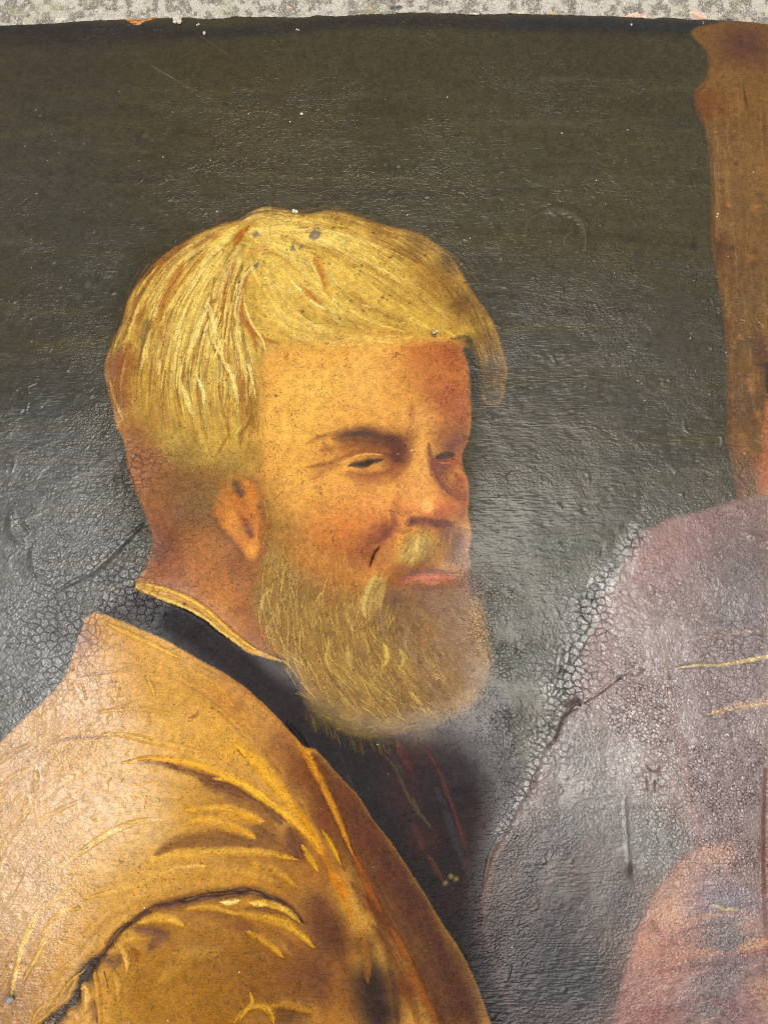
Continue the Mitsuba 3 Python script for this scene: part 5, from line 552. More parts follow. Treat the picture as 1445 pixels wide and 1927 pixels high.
# ---------------------------------------------------------------- surface maps: (fine aged crackle, coarse aged crackle, gloss placed to shape the sky glare)
ident = lambda c: np.asarray(c, float)
wear_and_glare = Layers((.07, 0, .32), ident)
W = wear_and_glare
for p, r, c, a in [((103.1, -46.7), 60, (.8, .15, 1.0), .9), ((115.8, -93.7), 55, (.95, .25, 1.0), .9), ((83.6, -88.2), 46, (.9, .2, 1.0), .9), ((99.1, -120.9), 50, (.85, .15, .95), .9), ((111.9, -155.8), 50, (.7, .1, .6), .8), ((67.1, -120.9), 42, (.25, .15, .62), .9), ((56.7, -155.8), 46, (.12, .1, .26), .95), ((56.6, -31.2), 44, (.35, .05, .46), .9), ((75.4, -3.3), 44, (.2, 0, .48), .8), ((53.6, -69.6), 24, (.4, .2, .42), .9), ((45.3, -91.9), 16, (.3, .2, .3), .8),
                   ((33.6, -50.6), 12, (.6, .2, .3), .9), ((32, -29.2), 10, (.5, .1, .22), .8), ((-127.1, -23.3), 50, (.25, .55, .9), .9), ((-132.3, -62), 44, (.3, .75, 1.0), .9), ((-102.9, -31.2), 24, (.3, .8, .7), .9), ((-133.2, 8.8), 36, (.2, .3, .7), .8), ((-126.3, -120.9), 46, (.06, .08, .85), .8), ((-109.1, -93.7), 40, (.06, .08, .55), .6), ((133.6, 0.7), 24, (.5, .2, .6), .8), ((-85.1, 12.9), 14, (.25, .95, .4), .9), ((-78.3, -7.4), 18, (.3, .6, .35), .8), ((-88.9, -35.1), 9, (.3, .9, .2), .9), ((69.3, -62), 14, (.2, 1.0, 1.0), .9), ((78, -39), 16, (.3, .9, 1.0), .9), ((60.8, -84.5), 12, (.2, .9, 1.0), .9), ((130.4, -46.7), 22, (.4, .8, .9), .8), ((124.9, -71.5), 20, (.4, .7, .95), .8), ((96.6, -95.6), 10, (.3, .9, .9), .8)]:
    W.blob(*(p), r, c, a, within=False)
W.poly(pts([-102.3, -42.9, -76.7, -46.7, -46.9, -65.8, -23.3, -99.2, -0.5, -138.5, 6.8, -182.9, -94.5, -189.5, -104.6, -138.5, -80.1, -102.9]), (.015, .05, .025), 12, .95, clip=False)
W.poly(pts([-101.2, 94, -57.8, 118.8, -4.8, 118.8, 37.1, 85.2, 36.7, 63.4, -50.1, 63.4, -48.9, 12.9, -85.1, 12.9, -102.7, 42.1]), (.03, .02, .03), 8, .95, clip=False)
W.blob(*(-89.2, 15), 13, (.2, .9, .25), .9, within=False)
W.poly(pts([-48.1, -17.3, -16.3, -25.3, 23.2, -23.3, 28.9, -39, 30.5, -63.9, 11.1, -75.2, -15.9, -75.2, -35.5, -54.4]), (.15, .1, .03), 6, .95, clip=False)
W.poly(pts([-35.3, -65.8, -15.9, -77.1, 7.2, -80.8, 30.2, -83, 40.4, -99.2, 38, -120.9, 33.9, -138.5, 37.8, -177.4, 49.7, -205.9, -4, -205.9, -19.1, -138.5, -38.8, -84.5]), (.10, .1, .008), 9, .98, clip=False)
W.poly(pts([-65.1, 17, -41.9, 67.7, 28.5, 67.7, 31.5, -3.3, -4.4, -25.3, -40.3, -11.4]), (.02, .02, .015), 8, .97, clip=False)

W.stroke(pts([95.1, -9.4, 81.4, -28.2, 71.4, -47.7, 64.5, -65.8]), (.2, 1.0, 1.0), 5.0, .9, .9, 0, False, "none")
W.stroke(pts([65.1, -71.5, 57.2, -88.2, 49.8, -102.9, 41.9, -115.5]), (.2, .9, .8), 3.4, .85, .9, 0, False, "none")
W.poly(pts([-92.2, 0.7, -85.5, 21.2, -61.3, 23.2, -40.8, 12.9, -32.4, -7.4, -35.5, -53.6, -46.1, -50.6, -60.3, -39, -74.4, -29.6, -89.4, -25.3, -86, -13.4]), (.16, .25, .06), 5, .9, clip=False)
W.stroke(pts([-42.7, 6.8, -37.3, -11.4, -24.3, -21.3, -6.4, -25.7, 9.4, -19.3, 21.4, -13.4]), (.04, .03, .02), 9, .95, .8, 0, False, 'none')
W.stroke(pts([-76.9, -40.5, -58.9, -51.7, -45, -63.5, -31.3, -74.3, -15.8, -83.6, -0.5, -90.1, 14.8, -93.7]), (.1, .2, .015), 12, .95, .8, 0, False, 'none')
for p, w in [((71.3, -70.7, 65, -75.2, 61.8, -82.3, 58.9, -85.6), 1.1), ((70, -69.2, 67, -70.7), 2.2), ((86.4, -61.3, 78.8, -66.8, 72.8, -70.3), .7), ((94.1, -91.9, 95.2, -93.7, 97.8, -94.1, 98.7, -92.6), .8), ((93.9, -95.9, 94.1, -101.1), .7), ((96.9, -97.4, 96.7, -101.4), .7), ((86.6, -126.2, 86.6, -129.7), 1.8), ((136.7, -93.7, 134.5, -113.7, 133.2, -142, 133.3, -155.8), 1.2)]:
    W.stroke(pts(p), (.1, .3, 0), w, .9, .7, 0, False, 'none')
# ---------------------------------------------------------------- relief of the paint, in units of 0.35 mm
relief = Layers((0, 0, 0), ident)
for p, c, w, a, h in FOLDS:
    relief.stroke(pts(p), (h * 1.25,) * 3, w * 1.1, .9, 1.0, .2, False)
for p, c, w, a in FOLDS_DARK:
    relief.stroke(pts(p), (-.3,) * 3, w * .8, .8, 1.0, .2, False)
R2 = random.Random(21)
for g in pic.groups:                                               # thick strokes stand up from the panel where they were laid
    if g.get('lift'):
        relief.groups.append({**g, 'col': np.full(3, g['lift'] * .7), 'soft': 1.0, 'alpha': .9, 'within': False})
for p, w, h in [((-91.7, -27, -83.3, -28.4, -74.3, -31.6, -66.1, -36.2, -60.2, -41.3, -53.6, -46.7, -46.1, -51.7), .9, .9), ((-92, -28.2, -83.2, -31.8, -74.2, -35.3, -66, -39.6, -60.2, -44.2, -51.8, -50), .9, 1.1), ((56.1, 110.9, 57.1, 116.5, 61.1, 120.4, 67.5, 122.2, 73.8, 121.1, 78.4, 117, 80.2, 110.9, 79.6, 105.2), 1.6, .28), ((67.6, 124.7, 58.9, 119.9, 54.5, 112), 1.6, -.2), ((64.7, -49.2, 62.8, -58.2, 60.8, -66.9), 1.4, .6), ((71.3, -70.7, 65, -75.2, 61.8, -82.3, 56.5, -87.9, 52.8, -97.4, 47.6, -105.6, 43.5, -113.2, 37.8, -122.1, 34.6, -134), 1.5, .5), ((85.8, -102.9, 85.9, -113.7, 86.2, -122.6, 86.6, -129.4), .9, .35), ((-95.8, 185.7, -85.7, 179.2, -79, 174.9), .5, .4), ((-120.8, -29.2, -107.4, -21.3, -97.6, -11.4, -90.4, -4.3), 1.5, -.9), ((-105.5, -19.3, -102.1, -27.2), 1.8, -.6), ((-131.9, -39.9, -126.2, -36.1), 1.0, -.7), ((-140.6, 0.7, -139.3, -7.4, -134.7, -12.4), 2.0, .8), ((-135.5, -4.3, -133.1, -7.4), 3.5, .8), ((-131.7, -13.4, -130, -21.3, -125, -25.3), 2.0, .6), ((-1.7, -12.8, -4.5, -17.3, -5.4, -20.9), .9, -1.4), ((106.7, -57.8, 114.2, -56.7, 122, -56.7), 1.2, .6), ((134.7, -7.4, 138.9, -9.4, 142.9, -10.2), 1.4, .8), ((-126.9, -84.5, -134.3, -88.2, -141.5, -93.7), 1.0, .8)]:
    relief.stroke(pts(p), (h,) * 3, w, .9, 1.0, 0, False)
for _ in range(340):                                               # stray hairs and ridges left by the brush
    x, y = R2.uniform(-150, 160), R2.uniform(-200, 172)
    n, an = R2.uniform(1, 4.5), R2.uniform(0, 6.3)
    relief.stroke([[x, y], [x + n * math.cos(an), y + n * math.sin(an)], [x + n * math.cos(an + .5), y + 1.6 * n * math.sin(an + .5)]], (R2.choice([.2, .3, .4, -.25]),) * 3, R2.uniform(.25, .6), .8, 1.0, 0, False)
for _ in range(200):                                               # pits and pimples
    x, y = R2.uniform(-150, 160), R2.uniform(-200, 172)
    relief.blob(x, y, R2.uniform(.3, .9), (R2.choice([.35, .5, -.3, -.2]),) * 3, .9, within=False)

# ==== BUILD ---------------------------------------------------------------- materials
paint_colour, wear_glare_map, relief_map = pic.build(), wear_and_glare.build(), relief.build()

def warp(x, y, k):
    return (x + k * (noise(x * 1.3, y * 1.3, 3) - .5) + k * .8 * (noise(x * 4.1, y * 4.1, 5) - .5),
            y + k * (noise(x * 1.3, y * 1.3, 13) - .5) + k * .8 * (noise(x * 4.1, y * 4.1, 15) - .5))

def cracks(x, y, wv):
    """Darkness of the crackle at a point: a fine net, and a coarse one with wider gaps."""
    xa, ya = warp(x, y, .6)
    f1, f2, _ = voronoi(xa / 1.5, ya / 1.35)
    c1, c2, _ = voronoi(xa / 3.3 + 7, ya / 2.7 + 3)
    patch = smoothstep(.3, .6, noise(x * .09 + 4, y * .09, 8))
    fine = (1 - smoothstep(.04, .2, f2 - f1)) * dr.clip(wv.x * (.45 + .6 * patch) * (.55 + .9 * noise(x * .6, y * .6, 18)), 0, 1)
    coarse = (1 - smoothstep(.05, .2, c2 - c1)) * wv.y * (.7 + .3 * patch)
    return dr.maximum(fine * .95, coarse)

def paint_fn(p, n, uv):
    x, y = uv.x / MM, uv.y / MM
    xw, yw = warp(x, y, .36)
    c = paint_colour(xw, yw)
    wv = wear_glare_map(x, y)
    g = .62 * (fbm(x * 2.6, y * 2.6, 1.0, 3) - .5) + .30 * (noise(x * .55, y * .55, 9) - .5) + .34 * (noise(x * 1.3 + 30, y * 5.5, 4) - .5)
    c = c * dr.maximum(1 + g, .2)
    pore = smoothstep(.78, .86, noise(x * 1.5, y * 1.5, 21)) * smoothstep(.45, .7, noise(x * .21, y * .21, 22))
    c = mix(c, mi.Color3f(.045, .03, .022), .45 * pore)
    k = cracks(x, y, wv)
    painted_glare = dr.clip(wv.z - .45, 0, 1) * (.6 + .4 * smoothstep(.3, .7, fbm(x * .3, y * .3, 7.0, 3)))   # sky glare whitened into the paint colour
    c = mix(c, (.39, .39, .40), .55 * painted_glare)
    c = mix(c, c * .22 + mi.Color3f(.006, .005, .005), k * .88)
    return c * .78

def bump_fn(p, n, uv):
    x, y = uv.x / MM, uv.y / MM
    wv = wear_glare_map(x, y)
    k = cracks(x, y, wv)
    rough_zone = .2 + 1.35 * smoothstep(.35, .65, fbm(x * .045, y * .06, 3.0, 3)) * (.5 + .6 * wv.z)
    h = .15 * rough_zone * fbm(x * 1.6, y * 2.2, 2.0, 3) + .05 * noise(x * .35, y * 2.4, 6) + .05 * noise(x * .42, y * .42, 31) * (.4 + wv.x + wv.y) - .16 * k
    return h * MM

def rough_fn(p, n, uv):
    wv = wear_glare_map(uv.x / MM, uv.y / MM)
    return mi.Color3f(.23 - .07 * wv.z + .12 * (noise(uv.x / MM * .3, uv.y / MM * .3, 41) - .5))

def gloss_fn(p, n, uv):
    x, y = uv.x / MM, uv.y / MM
    wv = wear_glare_map(x, y)
    return mi.Color3f(dr.clip(wv.z * (1 - .9 * cracks(x, y, wv)) * (.72 + .56 * fbm(x * 1.9, y * 2.3, 51.0, 3)), 0, 1))

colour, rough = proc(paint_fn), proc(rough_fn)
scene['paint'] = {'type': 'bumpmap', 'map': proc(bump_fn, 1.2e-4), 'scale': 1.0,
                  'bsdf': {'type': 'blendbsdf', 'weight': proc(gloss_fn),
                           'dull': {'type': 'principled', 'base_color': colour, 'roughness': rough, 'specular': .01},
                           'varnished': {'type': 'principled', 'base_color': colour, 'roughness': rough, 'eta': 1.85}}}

def rgb(*c):
    return {'type': 'rgb', 'value': [float(v) for v in c]}

def board_fn(p, n, uv):
    x, y, z = p.x / MM, p.y / MM, p.z / MM
    f = fbm(x * .5, y * 3, z * 3, 3)
    return mix((.018, .014, .012), (.10, .055, .025), smoothstep(.45, .8, f))

def chip_fn(p, n, uv):
    x, y = p.x / MM, p.y / MM
    return mix((.50, .25, .08), (.22, .08, .03), smoothstep(.4, .75, fbm(x * .7, y * 2.2, 1.0, 3)))

def concrete_fn(p, n, uv):
    x, y = p.x / MM, p.y / MM
    f = fbm(x * .35, y * .35, 2.0, 4)
    c = mix((.19, .17, .135), (.52, .48, .41), smoothstep(.40, .60, f))
    v1, v2, r = voronoi(x * .9, y * .9)
    c = mix(c, mi.Color3f(.20, .20, .19) + mi.Color3f(.5, .47, .40) * r, .8 * (1 - smoothstep(.22, .3, v1)))
    w1, w2, q = voronoi(x * 2.3 + 9, y * 2.3)
    c = mix(c, mi.Color3f(.07, .07, .07) + mi.Color3f(.72, .69, .61) * q, .65 * (1 - smoothstep(.25, .35, w1)))
    return mix(c, (.40, .41, .24), .28 * smoothstep(.70, .8, noise(x * .12 + 3, y * .12, 9)))

scene['board_wood'] = {'type': 'twosided', 'bsdf': {'type': 'principled', 'base_color': proc(board_fn), 'roughness': .6, 'specular': .4}}
scene['bare_wood'] = {'type': 'twosided', 'bsdf': {'type': 'principled', 'base_color': proc(chip_fn), 'roughness': .8, 'specular': .2}}
scene['concrete'] = {'type': 'twosided', 'bsdf': {'type': 'principled', 'base_color': proc(concrete_fn), 'roughness': .85, 'specular': .3}}

def stone_bsdf(a, b, rough=.6, scale=.9):
    fn = lambda p, n, uv: mix(a, b, smoothstep(.35, .7, fbm(p.x / MM * scale, p.y / MM * scale, p.z / MM * scale, 3)))
    return {'type': 'principled', 'base_color': proc(fn), 'roughness': rough, 'specular': .4}

scene['pink_stone'] = stone_bsdf((.62, .34, .24), (.70, .60, .48))
scene['dark_stone'] = stone_bsdf((.05, .055, .065), (.22, .22, .23), .35)
scene['ochre_stone'] = stone_bsdf((.62, .36, .08), (.60, .44, .22))
scene['pale_stone'] = stone_bsdf((.66, .62, .52), (.46, .42, .34))
scene['grey_stone'] = stone_bsdf((.26, .26, .25), (.42, .41, .38))

# ---------------------------------------------------------------- the ground: one sheet of concrete, rough where it is seen
def grid(xs, ys):
    X, Y = np.meshgrid(xs, ys)
    i = np.arange(len(xs) * len(ys)).reshape(len(ys), len(xs))
    q = np.stack([i[:-1, :-1], i[:-1, 1:], i[1:, 1:], i[1:, :-1]], -1).reshape(-1, 4)
    return X, Y, q

def steps(*parts):
    return np.unique(np.concatenate([np.linspace(a, b, n) for a, b, n in parts]).round(5))

xs = steps((-12000, -900, 12), (-900, -230, 20), (-230, 230, 1300), (230, 900, 20), (900, 12000, 12))
ys = steps((-12000, -600, 12), (-600, 150, 24), (150, 225, 240), (225, 700, 40), (700, 12000, 12))
X, Y, q = grid(xs, ys)
P3 = np.stack([X, Y, 0 * X], -1)
near = np.clip((240 - np.abs(X)) / 20, 0, 1) * np.clip((Y - 152) / 6, 0, 1) * np.clip((262 - Y) / 40, 0, 1)
Z = (.9 * (meshkit.fbm(P3 * .09, 3, 1) - .5) + 1.0 * (meshkit.fbm(P3 * .35, 4, 2) - .5) + 1.3 * np.maximum(meshkit.noise(P3 * 1.3, 5) - .4, 0) - .9 * np.maximum(meshkit.noise(P3 * .8, 8) - .74, 0)) * near
groove = np.array(pts([-102.7, 224, -96.9, 215, -92.3, 210, -86.7, 203.6]))
gd = np.min([np.hypot(X - (a[0] + t * (b[0] - a[0])), Y - (a[1] + t * (b[1] - a[1]))) for a, b in zip(groove[:-1], groove[1:]) for t in np.linspace(0, 1, 12)], 0)
Z -= 1.3 * np.exp(-(gd / 1.1) ** 2) * near
v = np.stack([X, Y, Z], -1).reshape(-1, 3) * MM
scene['ground'] = mikit.ply((v, q), 'concrete', True)
labels['ground'] = {'label': 'rough pale grey concrete ground with embedded grit above the painting edge', 'kind': 'structure'}

def pebble(cx, cy, cz, rx, ry, rz, rot, seed, sub=3, amount=.5, frq=1.0):
    m = trimesh.creation.icosphere(sub, 1.0)
    k = 1 + amount * (meshkit.fbm(m.vertices * 1.3 * frq + seed * 3.7, 3, seed) - .5) + .25 * amount * (meshkit.noise(m.vertices * 4.5 + seed, seed + 2) - .5)
    vv = m.vertices * k[:, None] * [rx, ry, rz]
    c, s = math.cos(rot), math.sin(rot)
    vv = vv @ np.array([[c, s, 0], [-s, c, 0], [0, 0, 1]]) + [cx, cy, cz]
    return trimesh.Trimesh(vv * MM, m.faces, process=False)

def numbered(key):
    if key not in scene:
        return key
    n = 1
    while f'{key}_{n:03d}' in scene:
        n += 1
    return f'{key}_{n:03d}'

G_ = random.Random(5)
for p, rx, ry, rot, m, lab in [((107, 212.5), 5.6, 2.0, -.05, 'pink_stone', 'pink and cream stone'), ((133, 213), 4.8, 1.9, -.25, 'pink_stone', 'longest pink stone'), ((108.4, 213.2), 1.2, 1.1, 0, 'dark_stone', None), ((146.1, 209.8), 1.9, 1.8, .4, 'dark_stone', None), ((71.6, 213.2), 1.2, 1.1, 0, 'ochre_stone', None), ((-32.7, 210.3), 1.0, 1.0, 0, 'ochre_stone', None), ((68.4, 212.5), 1.0, 1.0, 0, 'dark_stone', None),
                               ((5, 216), 3.2, 1.5, .3, 'dark_stone', None), ((0.3, 214.5), 1.6, 1.2, 0, 'grey_stone', None), ((58, 213), 1.8, 2.4, .2, 'pale_stone', None), ((-136.8, 210.5), 2.6, 1.6, .3, 'pale_stone', None), ((34.9, 212.3), 1.3, 1.1, 0, 'grey_stone', None), ((-45.4, 215.5), .6, 1.6, -.2, 'pale_stone', None), ((-40.5, 216), 1.3, .9, 0, 'pink_stone', None), ((-6.3, 215.7), 1.2, .8, 0, 'pink_stone', None),
                               ((98.8, 211.8), 1.0, .9, 0, 'grey_stone', None), ((-56, 210.5), 1.2, .9, 0, 'dark_stone', None), ((-121.8, 215), 1.1, .8, 0, 'pale_stone', None), ((116.9, 211), 1.6, 1.2, .3, 'pale_stone', None), ((-22.8, 214), 1.6, 1.1, .2, 'grey_stone', None), ((17.2, 214.5), 1.3, .9, .5, 'pale_stone', None), ((83.8, 213.5), 1.5, 1.0, .1, 'grey_stone', None), ((-151.4, 213), 1.6, 1.0, .4, 'grey_stone', None), ((157, 214), 1.5, 1.1, 0, 'grey_stone', None)]:
    (x, y), = [((p))]
    key = numbered('ground__stone')
    scene[key] = mikit.ply(pebble(x, y + 1.2, -.2, rx, ry, .9, rot, G_.randrange(99), 3, .7), m, 40)
    if lab:
        labels[key] = {'label': lab + ' set in the concrete'}

# ---------------------------------------------------------------- the painting: a thin panel with a bowed, worn top edge and a painted face
XL, XR, YB, THICK = -172.0, 186.0, -238.0, 3.6

def top(x):
    return np.interp(x, EDGE[:, 0], EDGE[:, 1]) + .22 * (meshkit.fbm(np.stack([x * .55, 0 * x, 0 * x], -1), 4, 3) - .5) * 2

xs = steps((XL, -146, 40), (-146, 152, 790), (152, XR, 40))
us = steps((0, .08, 40), (.08, .985, 930), (.985, 1, 30))
X, Uu, q = grid(xs, us)
Y = YB + Uu * (top(X) - YB)
rel = np.array(relief_map(mi.Float(X.ravel().astype(np.float32)), mi.Float(Y.ravel().astype(np.float32))))
rel = (rel if rel.shape[0] == 3 else rel.T)[0].reshape(X.shape)
P3 = np.stack([X, Y, 0 * X], -1)
edge = np.minimum(np.minimum(X - XL, XR - X), np.minimum(Y - YB, top(X) - Y))
BUMP = .9 * (meshkit.fbm(P3 * .012, 3, 4) - .5) + .34 * (meshkit.fbm(P3 * .11, 3, 6) - .5) + .085 * (meshkit.fbm(P3 * .6, 3, 9) - .5) + .06 * (meshkit.noise(P3 * [.5, 1.6, 1], 12) - .5)
lift = 1.2 * np.clip((Y - 120) / 60, 0, 1) ** 2
Z = ZP / MM + BUMP + lift + .75 * rel - 1.1 * np.exp(-np.maximum(edge, 0) / .7)
v = np.stack([X, Y, Z], -1).reshape(-1, 3)
tri = np.vstack([q[:, [0, 1, 2]], q[:, [0, 2, 3]]])
fn_ = np.cross(v[tri[:, 1]] - v[tri[:, 0]], v[tri[:, 2]] - v[tri[:, 0]])
nrm = np.zeros_like(v)
for k in range(3):
    for ax in range(3):
        nrm[:, ax] += np.bincount(tri[:, k], fn_[:, ax], len(v))
nrm /= np.linalg.norm(nrm, axis=1, keepdims=True)
cen = v[tri].mean(1)[:, :2]

def height(x, y):
    i, j = np.searchsorted(xs, x), np.argmin(np.abs(YB + us * (top(np.array([x]))[0] - YB) - y))
    return Z[j, min(i, len(xs) - 1)]

REGIONS = [('background', None), ('timber_post', POST), ('companion_coat', COMP), ('companion_face', CFACE), ('companion_hand', HAND), ('waistcoat', WAIST), ('neck', HEAD), ('face', FACE), ('hair', HAIR), ('ear', EAR), ('face__eye', EYES[0]), ('face__eye', EYES[1]),
           ('face__eyebrow', pts([-30.1, 25.7, -24.1, 29.1, -16.8, 31.1, -6.6, 32, 2.5, 29.1, 9.2, 30.3, 9.6, 27.4, 4.6, 25.3, -2.5, 27.4, -8.6, 28.6, -16.8, 28.6, -24, 27])), ('face__nose', pts([11.2, 21.2, 16.9, 23.2, 18.1, 17, 22.8, 10.1, 26, 4.8, 25.5, 0.3, 20.7, -3.3, 13.5, -4.1, 9.1, -4.9, 4.7, -5.3, 3.1, -1.3, 6.7, 6.8, 10, 15])), ('beard', BEARD),
           ('beard__moustache', pts([12.5, -7.4, 21.4, -7.4, 27.4, -9.4, 32.1, -13.4, 31.2, -19.7, 21.3, -21.3, 11.4, -21.7, 3.5, -24.3, -1.3, -29.2, -3.2, -37, -8.3, -39.8, -8.4, -32.7, -5, -26.5, -0.5, -21.7, 6.2, -17.3, 9.8, -13.4])), ('face__mouth', pts([4.6, -26.1, 8.4, -24.1, 15.3, -22.9, 22.3, -23.1, 26.8, -24.3, 25.6, -25.7, 20.4, -27.2, 15.3, -28, 10.4, -26.5, 6.6, -28])),
           ('shirt_collar', COLLAR), ('coat', COAT), ('coat__lapel', pts([-104.5, -39, -80.5, -48.1, -54.7, -62.4, -34.1, -80.8, -24.6, -86.7, -9.4, -102.9, 7, -125.3, 19.2, -144.1, 32.2, -166.1, 42.9, -191.1, 37.2, -205.9, 24.9, -189.5, 14.2, -171.1, 3.1, -146.5, -6.6, -130.8, -13.8, -116, -21.8, -99.2, -29.4, -83.8, -42.9, -73.3, -67.6, -59.6, -95.9, -45.8]))]
part = np.zeros(len(tri), int)
for k, (name, p) in enumerate(REGIONS):
    if p is not None:
        s = Polygon(spline(p, 1.6, True)).buffer(0)
        part[shapely.contains_xy(s, cen[:, 0], cen[:, 1])] = k
part[(part == 6) & (cen[:, 0] > -20)] = 0
DESCR = {'background': 'plain dark olive brown background', 'timber_post': 'painted brown timber post at the right', 'companion_coat': 'mauve grey crackled coat of the second sitter', 'companion_face': 'sliver of the second sitter\'s face', 'companion_hand': 'salmon coloured hand of the second sitter', 'waistcoat': 'black waistcoat',
         'neck': 'shaded brown neck', 'face': 'ruddy face in three quarter view', 'hair': 'thick straw blond hair', 'ear': 'orange ear', 'beard': 'full greying blond beard', 'shirt_collar': 'pale yellow shirt collar', 'coat': 'ochre coat with ridged folds', 'coat__lapel': 'brown lapel edged in yellow'}
done = {}
for k, (name, p) in enumerate(REGIONS):
    t = tri[part == k]
    if not len(t):
        continue
    used = np.unique(t)
    back = np.zeros(len(v), int)
    back[used] = np.arange(len(used))
    key = numbered('painting__' + name)
    path = meshkit.write_ply((v[used] * MM, back[t]), True, v[used, :2] * MM, None, nrm[used])
    scene[key] = {'type': 'ply', 'filename': path, 'face_normals': False, 'bsdf': {'type': 'ref', 'id': 'paint'}}
    if name in DESCR:
        labels[key] = {'label': DESCR[name]}
labels['painting'] = {'label': 'unframed old oil painting of a bearded blond man in an ochre coat', 'category': 'painting'}

# the panel under the paint: its edges and back
def ring(r, c):
    return np.stack([X[r, c], Y[r, c], Z[r, c]], -1)
loop = np.vstack([ring(0, slice(None)), ring(slice(1, None), -1), ring(-1, slice(None, -1))[::-1], ring(slice(1, -1), 0)[::-1]])
n = len(loop)
low = loop.copy()
low[:, 2] = loop[:, 2] - THICK + .25 * (meshkit.fbm(loop * .4, 3, 2) - .5)
bv = np.vstack([loop - [0, 0, .02], low])
i = np.arange(n)
j = (i + 1) % n
bf = [np.stack([i, i + n, j + n], 1), np.stack([i, j + n, j], 1)]
bv = np.vstack([bv, [[0, 0, ZP / MM - THICK]]])
bf.append(np.stack([j + n, i + n, np.full(n, 2 * n)], 1))
scene['painting__board'] = mikit.ply((bv * MM, np.vstack(bf)), 'board_wood', False)
labels['painting__board'] = {'label': 'thin dark board with a worn edge'}

def slab(p, thick, dz=0.0, seed=1, res=.45):
    """A small flake: its outline laid over the face with a rough, lifted top."""
    s = Polygon(spline(p, .5, True)).buffer(0)
    b = s.bounds
    gx, gy = np.meshgrid(np.arange(b[0], b[2] + res, res), np.arange(b[1], b[3] + res, res))
    c = np.stack([gx.ravel(), gy.ravel()], 1)
    d = shapely.distance(s.exterior, shapely.points(c)) * np.where(shapely.contains_xy(s, c[:, 0], c[:, 1]), 1, -1)
    h = np.array([height(*r) for r in c])
    z = h + dz + thick * np.clip(d / .5, -1.5, 1) + .5 * thick * (meshkit.fbm(np.c_[c, 0 * c[:, 0]] * 1.2, 3, seed) - .5)
    ii = np.arange(len(c)).reshape(gx.shape)
    qq = np.stack([ii[:-1, :-1], ii[:-1, 1:], ii[1:, 1:], ii[1:, :-1]], -1).reshape(-1, 4)
    qq = qq[(d[qq] > -res * 1.2).all(1)]
    return np.c_[c, z] * MM, qq

scene['painting__bare_patch'] = mikit.ply(slab(pts([-107.4, 207.3, -105.3, 205.3, -102.6, 203.8, -100.9, 204.3, -98.7, 205.8, -95.7, 206.8, -94.4, 208, -96.6, 208.3, -100.1, 206.8, -104.1, 207.3]), .25, .02), 'bare_wood', True)
labels['painting__bare_patch'] = {'label': 'chipped patch of bare orange wood at the top edge'}

# ---------------------------------------------------------------- grit lying on the painting
def grit(name, p, r, m, label, group=None, grains=1, seed=1, cat='grit'):
    x, y = (p)
    rr = random.Random(seed)
    parts = []
    for g in range(grains):
        a, o = rr.uniform(0, 6.28), (0 if grains == 1 else rr.uniform(.2, 1.0) * r)
        s = r * (rr.uniform(.75, 1.1) if grains == 1 else rr.uniform(.35, .6))
        gx, gy = x + o * math.cos(a), y + o * math.sin(a)
        parts.append(pebble(gx, gy, height(gx, gy) + s * .45, s, s * rr.uniform(.7, 1), s * rr.uniform(.6, .85), a, rr.randrange(99), 2, .8))
    key = numbered(name)
    scene[key] = mikit.ply(trimesh.util.concatenate(parts), m, 40)
    labels[key] = {'label': label, 'category': cat}
    if group:
        labels[key]['group'] = group

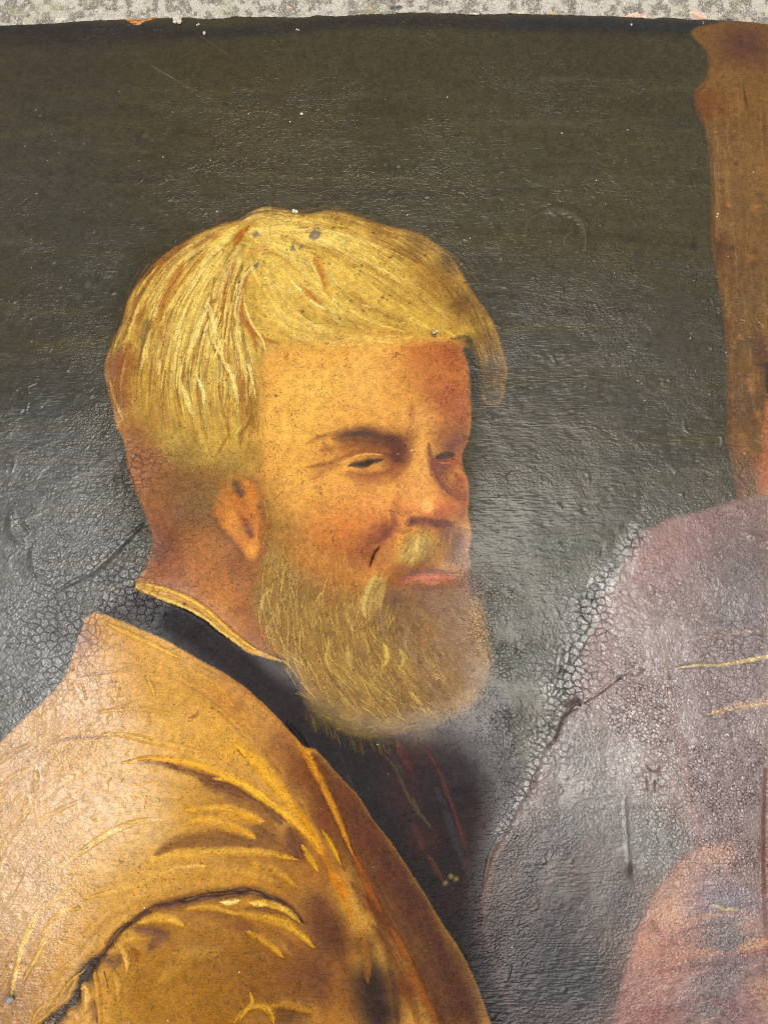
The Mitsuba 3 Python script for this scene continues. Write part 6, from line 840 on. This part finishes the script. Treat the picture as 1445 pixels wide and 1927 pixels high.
gg = 'loose grit on the painting'
grit('crumb', (-85, 206.3), 1.9, 'pale_stone', 'largest knobbly clump of pale mortar on the top edge beside the bare patch', gg, 9, 3, 'crumb')
grit('crumb', (-74.2, 199.9), .95, 'pale_stone', 'round cream crumb just below the top edge, right of the mortar clump', gg, 1, 4, 'crumb')
grit('crumb', (-77, 204.1), .62, 'pale_stone', 'small pale crumb between the mortar clump and the round cream crumb', gg, 2, 5, 'crumb')
grit('crumb', (-35.4, 202.1), .75, 'pale_stone', 'tan crumb below the middle of the top edge', gg, 2, 6, 'crumb')
grit('crumb', (102.4, 204.1), .6, 'pale_stone', 'white crumb below the pink stones near the top edge', gg, 1, 7, 'crumb')
grit('crumb', (132.1, 204.8), .6, 'pale_stone', 'angular white crumb at the top of the timber post', gg, 2, 8, 'crumb')
grit('crumb', (-35.4, 121.3), 1.3, 'pale_stone', 'grey brown crumb on the crown of the painted hair', gg, 5, 9, 'crumb')
grit('crumb', (-66.4, 121.8), .8, 'grey_stone', 'dull crumb on the dark background left of the hair', gg, 2, 10, 'crumb')
grit('crumb', (20.2, 70.5), 1.1, 'pale_stone', 'white crumb at the hairline over the forehead', gg, 2, 11, 'crumb')
grit('crumb', (-33.5, 163.7), .6, 'pale_stone', 'small white crumb on the background high above the hair', gg, 1, 12, 'crumb')
grit('crumb', (133.3, 119.9), .8, 'pale_stone', 'tan crumb on the edge of the timber post', gg, 2, 13, 'crumb')
grit('crumb', (-128.3, -169.4), 1.2, 'grey_stone', 'glassy grey bead stuck on the coat sleeve at the lower left', gg, 1, 14, 'crumb')
x, y = (37.3, 209.3)
fl = trimesh.creation.box((4.2 * MM, .7 * MM, .35 * MM)).subdivide().subdivide()
fl.vertices += (meshkit.fbm(fl.vertices / MM * 1.3, 3, 5) - .5)[:, None] * [.4 * MM, .6 * MM, .3 * MM]
fl.apply_translation(np.array([x, y - .4, height(x, y - .6) + .5]) * MM)
scene['splinter'] = mikit.ply(fl, 'pale_stone', False)
labels['splinter'] = {'label': 'straw coloured splinter lying along the top edge of the painting', 'category': 'splinter'}

dust, D_ = [], random.Random(17)
for _ in range(260):
    x, y = D_.uniform(-150, 158), D_.uniform(-190, 176) if D_.random() < .45 else D_.uniform(20, 176)
    r = D_.choice([.10, .12, .15, .2, .3]) * D_.uniform(.7, 1.1)
    dust.append(pebble(x, y, height(x, y) + r * .3, r, r * .8, r * .6, D_.uniform(0, 3), D_.randrange(99), 1, .6))
scene['dust'] = mikit.ply(trimesh.util.concatenate(dust), 'pale_stone', False)
labels['dust'] = {'label': 'fine pale dust specks scattered over the painting', 'category': 'dust', 'kind': 'stuff'}
